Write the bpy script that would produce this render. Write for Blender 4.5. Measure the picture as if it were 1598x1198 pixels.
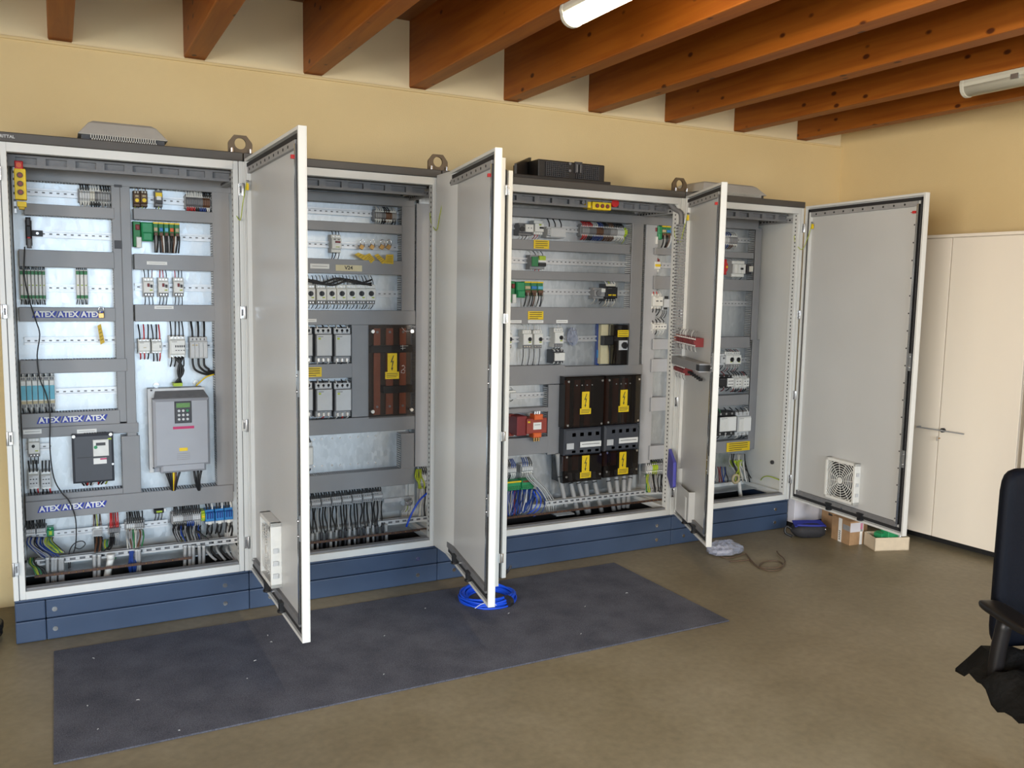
import bpy, math, random
from mathutils import Vector, Matrix
random.seed(7)
SC = bpy.context.scene
for o in list(bpy.data.objects): bpy.data.objects.remove(o)
COL = SC.collection
R_ = math.radians

# ------------------------------------------------------------------ camera
FPX = 1342.977
CAM = Vector((0.206, -4.213, 1.586))
RX = Vector((0.88431, -0.46655, 0.01798))
RY = Vector((-0.03452, -0.10375, -0.99400))
RZ = Vector((0.46561, 0.87839, -0.10785))
cd = bpy.data.cameras.new('camera'); cam = bpy.data.objects.new('camera', cd); COL.objects.link(cam)
cd.sensor_width = 36; cd.lens = FPX/1598*36; cd.clip_start = .02; cd.clip_end = 100
up, back = -RY, -RZ
cam.matrix_world = Matrix(((RX.x, up.x, back.x, CAM.x), (RX.y, up.y, back.y, CAM.y), (RX.z, up.z, back.z, CAM.z), (0, 0, 0, 1)))
SC.camera = cam

# ------------------------------------------------------------------ world, daylight, exposure
vs = SC.view_settings
vs.view_transform = 'Standard'; vs.look = 'None'; vs.gamma = 1; vs.use_curve_mapping = False
vs.exposure = -0.1
w = bpy.data.worlds.new('sky'); SC.world = w; w.use_nodes = True
bg = w.node_tree.nodes['Background']; bg.inputs[0].default_value = (.62, .78, 1, 1); bg.inputs[1].default_value = .6
def area(name, loc, rot, sx, sy, power, col, spread=180):
    l = bpy.data.lights.new(name, 'AREA'); l.shape = 'RECTANGLE'; l.size = sx; l.size_y = sy; l.energy = power; l.color = col; l.spread = R_(spread)
    o = bpy.data.objects.new(name, l); o.location = loc; o.rotation_euler = rot; COL.objects.link(o); return o
# daylight entering through the windows of the rear and the left wall (just outside the panes), plus one added light
DAY = (.66, .83, 1)          # open sky behind the rear windows
DAYL = (1, .96, .90)         # warmer tint picked for the left windows and the added rear light
area('daylight_rear_a', (-1.35, -7.72, 1.75), (R_(46), 0, 0), 2.2, 1.7, 190, DAY, 116)
area('daylight_rear_b', (1.65, -7.72, 1.75), (R_(46), 0, 0), 2.2, 1.7, 190, DAY, 116)
area('added_light_rear_c', (4.55, -7.72, 1.75), (R_(66), 0, 0), 1.9, 1.7, 75, DAYL, 130)  # unseen rear light added to brighten the right side of the back wall
area('daylight_left_a', (-3.52, -3.1, 1.6), (R_(84), 0, R_(-90)), 2.2, 1.9, 20, DAYL, 140)
area('daylight_left_b', (-3.52, -5.8, 1.6), (R_(84), 0, R_(-90)), 2.2, 1.9, 430, DAYL, 140)

# ------------------------------------------------------------------ helpers
def px_y(u, v, y):
    d = RX*((u-799)/FPX) + RY*((v-599)/FPX) + RZ
    return CAM + d*((y-CAM.y)/d.y)
def px_z(u, v, z):
    d = RX*((u-799)/FPX) + RY*((v-599)/FPX) + RZ
    return CAM + d*((z-CAM.z)/d.z)
def rect(u0, v0, u1, v1, y):
    """pixel rectangle -> x0,x1,z0,z1 on the plane y"""
    um, vm = (u0+u1)/2, (v0+v1)/2
    return px_y(u0, vm, y).x, px_y(u1, vm, y).x, px_y(um, v1, y).z, px_y(um, v0, y).z

MAT = {}
def mat(name, col, rough=.5, metal=0, noise=0, nscale=8, bump=0, bscale=60, trans=0, alpha=1, emit=0, spec=.5, stretch=None):
    m = bpy.data.materials.new(name); m.use_nodes = True
    nt = m.node_tree; b = nt.nodes['Principled BSDF']
    b.inputs['Base Color'].default_value = (*col, 1); b.inputs['Roughness'].default_value = rough
    b.inputs['Metallic'].default_value = metal; b.inputs['Specular IOR Level'].default_value = spec
    if trans: b.inputs['Transmission Weight'].default_value = trans
    if alpha < 1: b.inputs['Alpha'].default_value = alpha
    if emit: b.inputs['Emission Color'].default_value = (*col, 1); b.inputs['Emission Strength'].default_value = emit
    tc = nt.nodes.new('ShaderNodeTexCoord'); out = tc.outputs['Object']
    if stretch:
        mp = nt.nodes.new('ShaderNodeMapping'); mp.inputs['Scale'].default_value = stretch
        nt.links.new(out, mp.inputs[0]); out = mp.outputs[0]
    n = nt.nodes.new('ShaderNodeTexNoise'); n.inputs['Scale'].default_value = nscale; n.inputs['Detail'].default_value = 5
    nt.links.new(out, n.inputs[0])
    if noise:
        r = nt.nodes.new('ShaderNodeValToRGB')
        r.color_ramp.elements[0].position = .3; r.color_ramp.elements[1].position = .7
        r.color_ramp.elements[0].color = (*[c*(1-noise) for c in col], 1)
        r.color_ramp.elements[1].color = (*[min(1, c*(1+noise)) for c in col], 1)
        nt.links.new(n.outputs[0], r.inputs[0]); nt.links.new(r.outputs[0], b.inputs['Base Color'])
    if bump:
        n2 = nt.nodes.new('ShaderNodeTexNoise'); n2.inputs['Scale'].default_value = bscale; n2.inputs['Detail'].default_value = 3
        nt.links.new(tc.outputs['Object'], n2.inputs[0])
        bp = nt.nodes.new('ShaderNodeBump'); bp.inputs['Strength'].default_value = bump; bp.inputs['Distance'].default_value = .01
        nt.links.new(n2.outputs[0], bp.inputs['Height']); nt.links.new(bp.outputs[0], b.inputs['Normal'])
    MAT[name] = m; return m

mat('frame', (.66, .67, .65), .38, noise=.03, nscale=3)
mat('door_in', (.52, .525, .515), .33, noise=.03, nscale=2)
mat('roof', (.07, .064, .058), .5, noise=.08)
mat('plinth', (.036, .062, .118), .45, noise=.08, nscale=5, bump=.05, bscale=300)
mat('duct', (.25, .25, .255), .38, noise=.05, nscale=6)
mat('duct_light', (.42, .43, .45), .5, noise=.04, nscale=6)
mat('white', (.74, .74, .70), .45, noise=.04, nscale=30)
mat('cream', (.62, .60, .52), .5, noise=.05, nscale=30)
mat('pale', (.56, .57, .57), .45, noise=.04, nscale=20)
mat('grey', (.30, .30, .30), .5, noise=.08, nscale=40)
mat('midgrey', (.17, .17, .175), .5, noise=.08, nscale=40)
mat('dark', (.045, .045, .05), .5, noise=.1, nscale=20)
mat('black', (.014, .014, .015), .5, noise=.15, nscale=30)
mat('gasket', (.018, .018, .02), .75)
mat('drive_dark', (.055, .06, .072), .5, noise=.05, nscale=10)
mat('drive_grey', (.36, .37, .40), .45, noise=.03, nscale=10)
mat('green', (.02, .27, .10), .45, noise=.08, nscale=40)
mat('green2', (.03, .20, .07), .5, noise=.08, nscale=40)
mat('lime', (.38, .52, .03), .5, noise=.08, nscale=40)
mat('yellow', (.80, .56, .01), .5, noise=.05, nscale=30)
mat('tag_yellow', (.60, .40, .02), .55, noise=.08, nscale=60)
mat('red', (.55, .02, .02), .45, noise=.05, nscale=30)
mat('darkred', (.20, .02, .022), .5, noise=.08, nscale=30)
mat('orange', (.70, .13, .03), .5, noise=.06, nscale=30)
mat('coilred', (.30, .045, .03), .45, noise=.1, nscale=20)
mat('blue', (.015, .05, .24), .4, noise=.1, nscale=20)
mat('blue_cable', (.006, .07, .62), .38, noise=.06, nscale=10)
mat('terminal_blue', (.03, .20, .50), .45, noise=.06, nscale=30)
mat('cyan', (.13, .44, .56), .5, noise=.05, nscale=30)
mat('sand', (.50, .42, .25), .55, noise=.05, nscale=30)
mat('atex_blue', (.012, .03, .33), .5)
mat('brown', (.13, .06, .03), .5, noise=.1, nscale=20)
mat('brown_cable', (.10, .065, .04), .55, noise=.1, nscale=20)
mat('magenta', (.50, .02, .12), .5)
mat('lcd', (.10, .24, .05), .3, noise=.1, nscale=90)
mat('copper', (.52, .15, .075), .38, metal=.55, noise=.12, nscale=10)
mat('brass', (.42, .25, .09), .3, metal=.9)
mat('chrome', (.75, .76, .77), .22, metal=1)
mat('steel', (.55, .56, .57), .33, metal=.9, noise=.08, nscale=30)
mat('rail', (.60, .61, .62), .38, metal=.5, noise=.06, nscale=30)
mat('grey_cable', (.37, .37, .365), .55, noise=.05, nscale=20)
mat('yg', (.42, .50, .04), .5, noise=.15, nscale=60)
mat('paper', (.80, .80, .77), .7)
mat('ink', (.03, .03, .03), .6)
mat('tape', (.62, .56, .36), .7, noise=.04, nscale=40)
mat('eye', (.12, .085, .05), .5, metal=.3, noise=.1, nscale=30)
mat('hood', (.50, .49, .45), .5, noise=.03, nscale=20)
mat('pc_black', (.022, .019, .017), .5, noise=.15, nscale=30)
mat('cardboard', (.36, .22, .115), .8, noise=.08, nscale=30)
mat('tray_card', (.62, .52, .38), .8, noise=.06, nscale=20)
mat('lilac_box', (.60, .60, .66), .7, noise=.04, nscale=8)
mat('pouch', (.016, .016, .02), .7, noise=.2, nscale=60, bump=.2, bscale=300)
mat('pouch_blue', (.02, .03, .25), .6, noise=.1, nscale=60)
mat('pocket_blue', (.07, .07, .38), .35, noise=.1, nscale=20)
mat('wardrobe', (.82, .75, .64), .5, noise=.03, nscale=2, stretch=(1, 1, .2))
mat('chair_fab', (.005, .005, .007), .75, spec=.12, noise=.2, nscale=150, bump=.2, bscale=500)
mat('chair_back', (.0025, .0035, .007), .6, spec=.12, noise=.2, nscale=150, bump=.2, bscale=500)
mat('chair_plastic', (.008, .007, .007), .4, spec=.25, noise=.1, nscale=30)
mat('cloth', (.006, .006, .006), .7, spec=.12, noise=.3, nscale=30, bump=.4, bscale=60)
mat('lamp_body', (.55, .54, .46), .45, noise=.03, nscale=10)
mat('lamp_off', (.66, .66, .57), .25, noise=.03, nscale=10)
mat('tube_on', (1, .80, .50), .4, emit=46)
mat('handle', (.22, .21, .20), .35, metal=.8)
mat('smoke_cover', (.010, .007, .006), .08, alpha=.80)
mat('clear_cover', (.05, .04, .035), .08, alpha=.30)
mat('bag_clear', (.40, .44, .56), .12, alpha=.45, bump=.6, bscale=40)
mat('winframe', (.6, .6, .58), .4)
mat('copper_bar', (.10, .055, .04), .5, metal=.4, noise=.2, nscale=30)
mat('ceramic_brown', (.10, .055, .03), .5, noise=.1, nscale=30)

def wall_mat():
    m = mat('wall', (.70, .55, .31), .85, bump=.12, bscale=120); nt = m.node_tree; b = nt.nodes['Principled BSDF']
    tc = nt.nodes.new('ShaderNodeTexCoord'); n = nt.nodes.new('ShaderNodeTexNoise'); n.inputs['Scale'].default_value = 1.3; n.inputs['Detail'].default_value = 6
    nt.links.new(tc.outputs['Object'], n.inputs[0])
    r = nt.nodes.new('ShaderNodeValToRGB'); r.color_ramp.elements[0].position = .3; r.color_ramp.elements[1].position = .75
    r.color_ramp.elements[0].color = (.69, .535, .275, 1); r.color_ramp.elements[1].color = (.75, .595, .32, 1)
    nt.links.new(n.outputs[0], r.inputs[0]); nt.links.new(r.outputs[0], b.inputs['Base Color'])
wall_mat()
def floor_mat():
    m = mat('floor', (.2, .16, .09), .42, bump=.02, bscale=200); nt = m.node_tree; b = nt.nodes['Principled BSDF']
    tc = nt.nodes.new('ShaderNodeTexCoord')
    n = nt.nodes.new('ShaderNodeTexNoise'); n.inputs['Scale'].default_value = 1.1; n.inputs['Detail'].default_value = 9; n.inputs['Roughness'].default_value = .62
    nt.links.new(tc.outputs['Object'], n.inputs[0])
    r = nt.nodes.new('ShaderNodeValToRGB'); e = r.color_ramp.elements
    e[0].position = .30; e[0].color = (.15, .120, .070, 1); e[1].position = .72; e[1].color = (.27, .232, .16, 1)
    x = e.new(.5); x.color = (.205, .172, .108, 1)
    nt.links.new(n.outputs[0], r.inputs[0])
    n2 = nt.nodes.new('ShaderNodeTexNoise'); n2.inputs['Scale'].default_value = 30; n2.inputs['Detail'].default_value = 4
    nt.links.new(tc.outputs['Object'], n2.inputs[0])
    mx = nt.nodes.new('ShaderNodeMix'); mx.data_type = 'RGBA'; mx.blend_type = 'OVERLAY'; mx.inputs[0].default_value = .25
    nt.links.new(r.outputs[0], mx.inputs[6]); nt.links.new(n2.outputs[0], mx.inputs[7]); nt.links.new(mx.outputs[2], b.inputs['Base Color'])
    rr = nt.nodes.new('ShaderNodeMapRange'); rr.inputs[3].default_value = .34; rr.inputs[4].default_value = .6
    nt.links.new(n.outputs[0], rr.inputs[0]); nt.links.new(rr.outputs[0], b.inputs['Roughness'])
floor_mat()
def carpet_mat():
    m = mat('carpet', (.05, .05, .06), .95, bump=.7, bscale=420, spec=.1); nt = m.node_tree; b = nt.nodes['Principled BSDF']
    tc = nt.nodes.new('ShaderNodeTexCoord')
    n = nt.nodes.new('ShaderNodeTexNoise'); n.inputs['Scale'].default_value = 260; n.inputs['Detail'].default_value = 4
    n2 = nt.nodes.new('ShaderNodeTexNoise'); n2.inputs['Scale'].default_value = 6; n2.inputs['Detail'].default_value = 5
    nt.links.new(tc.outputs['Object'], n.inputs[0]); nt.links.new(tc.outputs['Object'], n2.inputs[0])
    r = nt.nodes.new('ShaderNodeValToRGB'); e = r.color_ramp.elements
    e[0].position = .35; e[0].color = (.056, .060, .080, 1); e[1].position = .7; e[1].color = (.17, .176, .215, 1)
    ad = nt.nodes.new('ShaderNodeMath'); ad.operation = 'MULTIPLY_ADD'; ad.inputs[1].default_value = .35
    nt.links.new(n2.outputs[0], ad.inputs[0])
    ml = nt.nodes.new('ShaderNodeMath'); ml.operation = 'MULTIPLY'; ml.inputs[1].default_value = .65
    nt.links.new(n.outputs[0], ml.inputs[0]); nt.links.new(ml.outputs[0], ad.inputs[2])
    nt.links.new(ad.outputs[0], r.inputs[0]); nt.links.new(r.outputs[0], b.inputs['Base Color'])
carpet_mat()
def zinc_mat():
    m = mat('zinc', (.6, .63, .66), .34, metal=.78); nt = m.node_tree; b = nt.nodes['Principled BSDF']
    tc = nt.nodes.new('ShaderNodeTexCoord')
    v = nt.nodes.new('ShaderNodeTexVoronoi'); v.inputs['Scale'].default_value = 55
    mp = nt.nodes.new('ShaderNodeMapping'); mp.inputs['Scale'].default_value = (1, 1, .45)
    nt.links.new(tc.outputs['Object'], mp.inputs[0]); nt.links.new(mp.outputs[0], v.inputs[0])
    bw = nt.nodes.new('ShaderNodeRGBToBW'); nt.links.new(v.outputs['Color'], bw.inputs[0])
    r = nt.nodes.new('ShaderNodeMapRange'); r.inputs[3].default_value = .34; r.inputs[4].default_value = .46
    nt.links.new(bw.outputs[0], r.inputs[0]); nt.links.new(r.outputs[0], b.inputs['Roughness'])
    c = nt.nodes.new('ShaderNodeValToRGB'); c.color_ramp.elements[0].color = (.45, .485, .51, 1); c.color_ramp.elements[1].color = (.57, .60, .62, 1)
    nt.links.new(bw.outputs[0], c.inputs[0]); nt.links.new(c.outputs[0], b.inputs['Base Color'])
zinc_mat()
def wood_mat(name, a, bcol, knots=True):
    m = mat(name, a, .5, spec=.35); nt = m.node_tree; b = nt.nodes['Principled BSDF']
    tc = nt.nodes.new('ShaderNodeTexCoord'); oi = nt.nodes.new('ShaderNodeObjectInfo')
    ad = nt.nodes.new('ShaderNodeVectorMath'); ad.operation = 'ADD'
    cx = nt.nodes.new('ShaderNodeVectorMath'); cx.operation = 'SCALE'; cx.inputs['Scale'].default_value = 13.0
    cb = nt.nodes.new('ShaderNodeCombineXYZ'); nt.links.new(oi.outputs['Random'], cb.inputs[0]); nt.links.new(oi.outputs['Random'], cb.inputs[1])
    nt.links.new(cb.outputs[0], cx.inputs[0]); nt.links.new(tc.outputs['Object'], ad.inputs[0]); nt.links.new(cx.outputs[0], ad.inputs[1])
    mp = nt.nodes.new('ShaderNodeMapping'); mp.inputs['Scale'].default_value = (9, .55, 9); nt.links.new(ad.outputs[0], mp.inputs[0])
    n = nt.nodes.new('ShaderNodeTexNoise'); n.inputs['Scale'].default_value = 3; n.inputs['Detail'].default_value = 7; n.inputs['Distortion'].default_value = .6
    nt.links.new(mp.outputs[0], n.inputs[0])
    r = nt.nodes.new('ShaderNodeValToRGB'); e = r.color_ramp.elements
    e[0].position = .3; e[0].color = (*a, 1); e[1].position = .7; e[1].color = (*bcol, 1)
    nt.links.new(n.outputs[0], r.inputs[0]); last = r.outputs[0]
    if knots:
        mk = nt.nodes.new('ShaderNodeMapping'); mk.inputs['Scale'].default_value = (9, 5.5, 9); nt.links.new(ad.outputs[0], mk.inputs[0])
        v = nt.nodes.new('ShaderNodeTexVoronoi'); v.inputs['Scale'].default_value = 1.0; nt.links.new(mk.outputs[0], v.inputs[0])
        kr = nt.nodes.new('ShaderNodeValToRGB'); k = kr.color_ramp.elements
        k[0].position = .085; k[0].color = (1, 1, 1, 1); k[1].position = .14; k[1].color = (0, 0, 0, 1)
        nt.links.new(v.outputs['Distance'], kr.inputs[0])
        mx = nt.nodes.new('ShaderNodeMix'); mx.data_type = 'RGBA'; nt.links.new(kr.outputs[0], mx.inputs[0])
        nt.links.new(last, mx.inputs[6]); mx.inputs[7].default_value = (a[0]*.28, a[1]*.22, a[2]*.25, 1); last = mx.outputs[2]
    nt.links.new(last, b.inputs['Base Color'])
wood_mat('beam_wood', (.25, .064, .005), (.36, .113, .011))
wood_mat('board_wood', (.20, .075, .022), (.28, .115, .034), False)

class MB:
    def __init__(s): s.v = []; s.f = []; s.m = []; s.names = []; s.sm = []
    def mi(s, n):
        if n not in s.names: s.names.append(n)
        return s.names.index(n)
    def add(s, vs, fs, m, smooth=False):
        o = len(s.v); s.v += [tuple(v) for v in vs]; k = s.mi(m)
        for f in fs: s.f.append(tuple(i+o for i in f)); s.m.append(k); s.sm.append(smooth)
    def box(s, x0, x1, y0, y1, z0, z1, m):
        if x0 > x1: x0, x1 = x1, x0
        if y0 > y1: y0, y1 = y1, y0
        if z0 > z1: z0, z1 = z1, z0
        s.add([(x0,y0,z0),(x1,y0,z0),(x1,y1,z0),(x0,y1,z0),(x0,y0,z1),(x1,y0,z1),(x1,y1,z1),(x0,y1,z1)],
              [(0,3,2,1),(4,5,6,7),(0,1,5,4),(1,2,6,5),(2,3,7,6),(3,0,4,7)], m); return s
    def cbox(s, x0, x1, y0, y1, z0, z1, m, c=.004):
        """box whose front (y0) edges are chamfered"""
        if x0 > x1: x0, x1 = x1, x0
        c = min(c, (x1-x0)*.3, (z1-z0)*.3, abs(y1-y0)*.5)
        s.add([(x0+c,y0,z0+c),(x1-c,y0,z0+c),(x1-c,y0,z1-c),(x0+c,y0,z1-c),
               (x0,y0+c,z0),(x1,y0+c,z0),(x1,y0+c,z1),(x0,y0+c,z1),(x0,y1,z0),(x1,y1,z0),(x1,y1,z1),(x0,y1,z1)],
              [(0,1,2,3),(4,5,1,0),(5,6,2,1),(6,7,3,2),(7,4,0,3),(4,8,9,5),(5,9,10,6),(6,10,11,7),(7,11,8,4),(8,11,10,9)], m); return s
    def prism(s, pts, d, m, smooth=False):
        """closed polygon pts (3d list) extruded by vector d"""
        n = len(pts); P = [Vector(p) for p in pts]; D = Vector(d)
        s.add(P+[p+D for p in P], [tuple(range(n))[::-1], tuple(range(n, 2*n))]+[(i, (i+1)%n, (i+1)%n+n, i+n) for i in range(n)], m, smooth); return s
    def tube(s, pts, r, m, n=6, closed=False):
        P = [Vector(p) for p in pts]; k = len(P); rings = []
        ref = None
        for i, p in enumerate(P):
            if closed: t = P[(i+1)%k]-P[i-1]
            else: t = P[min(i+1,k-1)]-P[max(i-1,0)]
            if t.length < 1e-9: t = Vector((0,0,1))
            t.normalize()
            if ref is None:
                ref = Vector((0,0,1)) if abs(t.z) < .9 else Vector((1,0,0))
            a = ref - t*ref.dot(t)
            if a.length < 1e-6: a = t.orthogonal()
            a.normalize(); ref = a; b = t.cross(a)
            rr = r[i] if isinstance(r, (list, tuple)) else r
            rings.append([p+(a*math.cos(2*math.pi*j/n)+b*math.sin(2*math.pi*j/n))*rr for j in range(n)])
        vs = [q for ring in rings for q in ring]; fs = []
        for i in range(k if closed else k-1):
            i2 = (i+1)%k
            for j in range(n): fs.append((i*n+j, i*n+(j+1)%n, i2*n+(j+1)%n, i2*n+j))
        if not closed: fs += [tuple(range(n))[::-1], tuple((k-1)*n+j for j in range(n))]
        s.add(vs, fs, m, True); return s
    def cyl(s, c, axis, r, l, m, n=12, r2=None):
        c = Vector(c); A = {'x':Vector((1,0,0)),'y':Vector((0,1,0)),'z':Vector((0,0,1))}[axis] if isinstance(axis, str) else Vector(axis).normalized()
        a = A.orthogonal().normalized(); b = A.cross(a); r2 = r if r2 is None else r2
        vs = [c+(a*math.cos(2*math.pi*j/n)+b*math.sin(2*math.pi*j/n))*r for j in range(n)]
        vs += [c+A*l+(a*math.cos(2*math.pi*j/n)+b*math.sin(2*math.pi*j/n))*r2 for j in range(n)]
        o = len(s.v); k = s.mi(m); s.v += [tuple(v) for v in vs]
        for j in range(n): s.f.append((o+j, o+(j+1)%n, o+n+(j+1)%n, o+n+j)); s.m.append(k); s.sm.append(n > 8)
        s.f.append(tuple(o+j for j in range(n))[::-1]); s.m.append(k); s.sm.append(False)
        s.f.append(tuple(o+n+j for j in range(n))); s.m.append(k); s.sm.append(False); return s
    def build(s, name, parent=None, origin=None, bevel=0, loc=None, rotz=0):
        """origin: world point that becomes the mesh's own origin; loc: placement inside the parent"""
        og = Vector(origin) if origin is not None else Vector((0,0,0))
        me = bpy.data.meshes.new(name); me.from_pydata([tuple(Vector(v)-og) for v in s.v], [], s.f)
        for n in s.names: me.materials.append(MAT[n])
        me.polygons.foreach_set('material_index', s.m); me.polygons.foreach_set('use_smooth', s.sm); me.update()
        o = bpy.data.objects.new(name, me); COL.objects.link(o)
        if parent is not None: o.parent = parent
        if loc is not None: o.location = loc
        elif parent is None: o.location = og
        o.rotation_euler = (0, 0, rotz)
        if bevel:
            b = o.modifiers.new('bevel', 'BEVEL'); b.width = bevel; b.segments = 2; b.limit_method = 'ANGLE'
        return o
def tag(o, label, cat, group=None, kind=None):
    o['label'] = label
    if cat: o['category'] = cat
    if group: o['group'] = group
    if kind: o['kind'] = kind
    return o
def thing(name, label, cat, loc, group=None, rotz=0):
    o = bpy.data.objects.new(name, None); COL.objects.link(o); o.empty_display_size = .05
    o.location = loc; o.rotation_euler = (0, 0, rotz); return tag(o, label, cat, group)
def struct(mb, name, origin=None, **k):
    o = mb.build(name, None, origin, **k); o['kind'] = 'structure'; return o
def curve(pts, n=6):
    """Catmull-Rom through pts"""
    P = [Vector(p) for p in pts]; Q = [P[0]*2-P[1]]+P+[P[-1]*2-P[-2]]; out = []
    for i in range(1, len(Q)-2):
        for j in range(n):
            t = j/n; a, b, c, d = Q[i-1], Q[i], Q[i+1], Q[i+2]
            out.append(.5*((2*b)+(c-a)*t+(2*a-5*b+4*c-d)*t*t+(3*b-a-3*c+d)*t**3))
    out.append(P[-1]); return out
def text_mesh(name, s, size, m, parent, loc, rot=(R_(90),0,0), bold=0, ext=.0006, sx=1):
    c = bpy.data.curves.new(name, 'FONT'); c.body = s; c.size = size; c.extrude = ext; c.offset = bold; c.align_x = 'CENTER'; c.align_y = 'CENTER'
    c.resolution_u = 3
    t = bpy.data.objects.new(name, c); COL.objects.link(t)
    dg = bpy.context.evaluated_depsgraph_get(); me = bpy.data.meshes.new_from_object(t.evaluated_get(dg))
    bpy.data.objects.remove(t); bpy.data.curves.remove(c)
    me.materials.clear(); me.materials.append(MAT[m]); me.name = name
    o = bpy.data.objects.new(name, me); COL.objects.link(o); o.parent = parent; o.location = loc; o.rotation_euler = rot; o.scale = (sx, 1, 1)
    return o

# ------------------------------------------------------------------ the room
YW, XW = .55, 5.506
ZB, ZC = 2.725, 3.09
XL, YR = -3.4, -7.6
fl = struct(MB().box(XL-.2, 6.4, YR-.2, YW+.2, -.08, 0, 'floor'), 'floor')
wb = MB(); wb.box(XL-.2, 6.4, YW, YW+.2, 0, 3.4, 'wall'); wb.box(XL-.2, 6.4, YW-.016, YW, 0, ZB-.012, 'wall')
struct(wb, 'wall_back')
# right wall, slightly out of square
a = R_(4); dx = math.tan(a)*8.4
struct(MB().prism([(XW, YW+.1, 0), (XW+.25, YW+.1, 0), (XW+.25+dx, YW-8.3, 0), (XW+dx, YW-8.3, 0)], (0, 0, 3.4), 'wall'), 'wall_right')
def wall_with_windows(name, axis, c, lo, hi, wins, z0, z1, t):
    m = MB()
    def seg(a, b, za, zb):
        if axis == 'y': m.box(a, b, c-t, c, za, zb, 'wall')
        else: m.box(c-t, c, a, b, za, zb, 'wall')
    seg(lo, hi, 0, z0); seg(lo, hi, z1, 3.4); p = lo
    for a, b in wins: seg(p, a, z0, z1); p = b
    seg(p, hi, z0, z1); struct(m, name)
wall_with_windows('wall_rear', 'y', YR, XL-.2, 6.4, [(-2.45, -.25), (.55, 2.75), (3.6, 5.5)], .9, 2.6, .2)
wall_with_windows('wall_left', 'x', XL, YR, YW, [(-6.9, -4.7), (-4.2, -2.0)], .65, 2.55, .2)
def window(n, axis, c, a, b, z0, z1):
    m = MB(); t = .06
    def seg(p, q, za, zb):
        if axis == 'y': m.box(p, q, c-.13, c-.07, za, zb, 'winframe')
        else: m.box(c-.13, c-.07, p, q, za, zb, 'winframe')
    seg(a, b, z0, z0+t); seg(a, b, z1-t, z1); seg(a, a+t, z0, z1); seg(b-t, b, z0, z1); seg((a+b)/2-.04, (a+b)/2+.04, z0, z1)
    struct(m, 'window_%d' % n)
window(1, 'y', YR, -2.45, -.25, .9, 2.6); window(2, 'y', YR, .55, 2.75, .9, 2.6); window(5, 'y', YR, 3.6, 5.5, .9, 2.6)  # rightmost rear window is added, unseen, to go with the extra light
window(3, 'x', XL, -6.9, -4.7, .65, 2.55); window(4, 'x', XL, -4.2, -2.0, .65, 2.55)
ceil = struct(MB().box(XL-.2, 6.4, YR-.2, YW+.2, ZC, ZC+.05, 'board_wood'), 'ceiling')
mat('plaster', (.78, .66, .42), .85, noise=.03, nscale=2)
struct(MB().box(XL, XW, YW-.026, YW-.014, ZB-.024, ZB-.010, 'wall'), 'trim_1', bevel=.003)
for i in range(-6, 9):      # paler plaster between the beam ends
    xa = .215+.605*i+.105; xb = min(xa+.5, XW)
    struct(MB().box(xa-.004, xb+.004, YW-.006, YW+.01, ZB-.012, ZC, 'plaster'), 'trim_%d' % (i+8))
bm = None
for i in range(-6, 9):
    x = .215+.605*i
    if bm is None:
        ob = MB().box(0, .105, YR, YW+.02, ZB, ZC+.01, 'beam_wood').build('beam', ceil, loc=(x, 0, 0), bevel=.006); bm = ob
    else:
        ob = bm.copy(); COL.objects.link(ob); ob.location = (x, 0, 0)

# ------------------------------------------------------------------ fluorescent lamps under the beams
def lamp(label, x, y1, on):
    t = thing('ceiling_lamp', label, 'lamp', (x, y1-.8, ZB), 'fluorescent lamps under the beams')
    L = 1.58
    m = MB(); og = (x, y1-.8, ZB)
    prof = [(-.05, 0), (.05, 0), (.055, -.02), (.05, -.035), (-.05, -.035), (-.055, -.02)]
    m.prism([(x+p, y1-.012, ZB+q) for p, q in prof], (0, -L+.024, 0), 'lamp_body'); m.build('housing', t, og, loc=(0,0,0), bevel=.003)
    n = 10; pr = [(.05*math.cos(math.pi*k/n), -.035-.045*math.sin(math.pi*k/n)) for k in range(n+1)]
    m = MB(); m.prism([(x+p, y1-.02, ZB+q) for p, q in pr], (0, -L+.04, 0), 'tube_on' if on else 'lamp_off', True); d = m.build('diffuser', t, og, loc=(0,0,0))
    for yy in (y1, y1-L+.022):
        m = MB(); m.prism([(x+p*1.06, yy, ZB+q*1.04) for p, q in prof[:3]+[(a, b) for a, b in pr]+prof[5:]], (0, -.022, 0), 'lamp_body'); m.build('end_cap', t, og, loc=(0,0,0), bevel=.003)
    m = MB()
    for k in (.3, .8, 1.3): m.box(x+.044, x+.06, y1-k-.02, y1-k+.02, ZB-.05, ZB-.025, 'steel'); m.box(x-.06, x-.044, y1-k-.02, y1-k+.02, ZB-.05, ZB-.025, 'steel')
    m.build('clip', t, og, loc=(0,0,0))
    return t
lamp('lit white fluorescent tube lamp under a wooden beam', 2.085, -1.12, True)
lamp('unlit grey fluorescent lamp under a wooden beam, near right wall', 4.505, -1.17, False)

# ------------------------------------------------------------------ cabinets
YF, YP = .345, .42          # duct fronts, mounting plate
def screw(m, x, y, z, r=.008, mt='chrome'): m.cyl((x, y-.004, z), 'y', r, .006, mt, 10)

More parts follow.
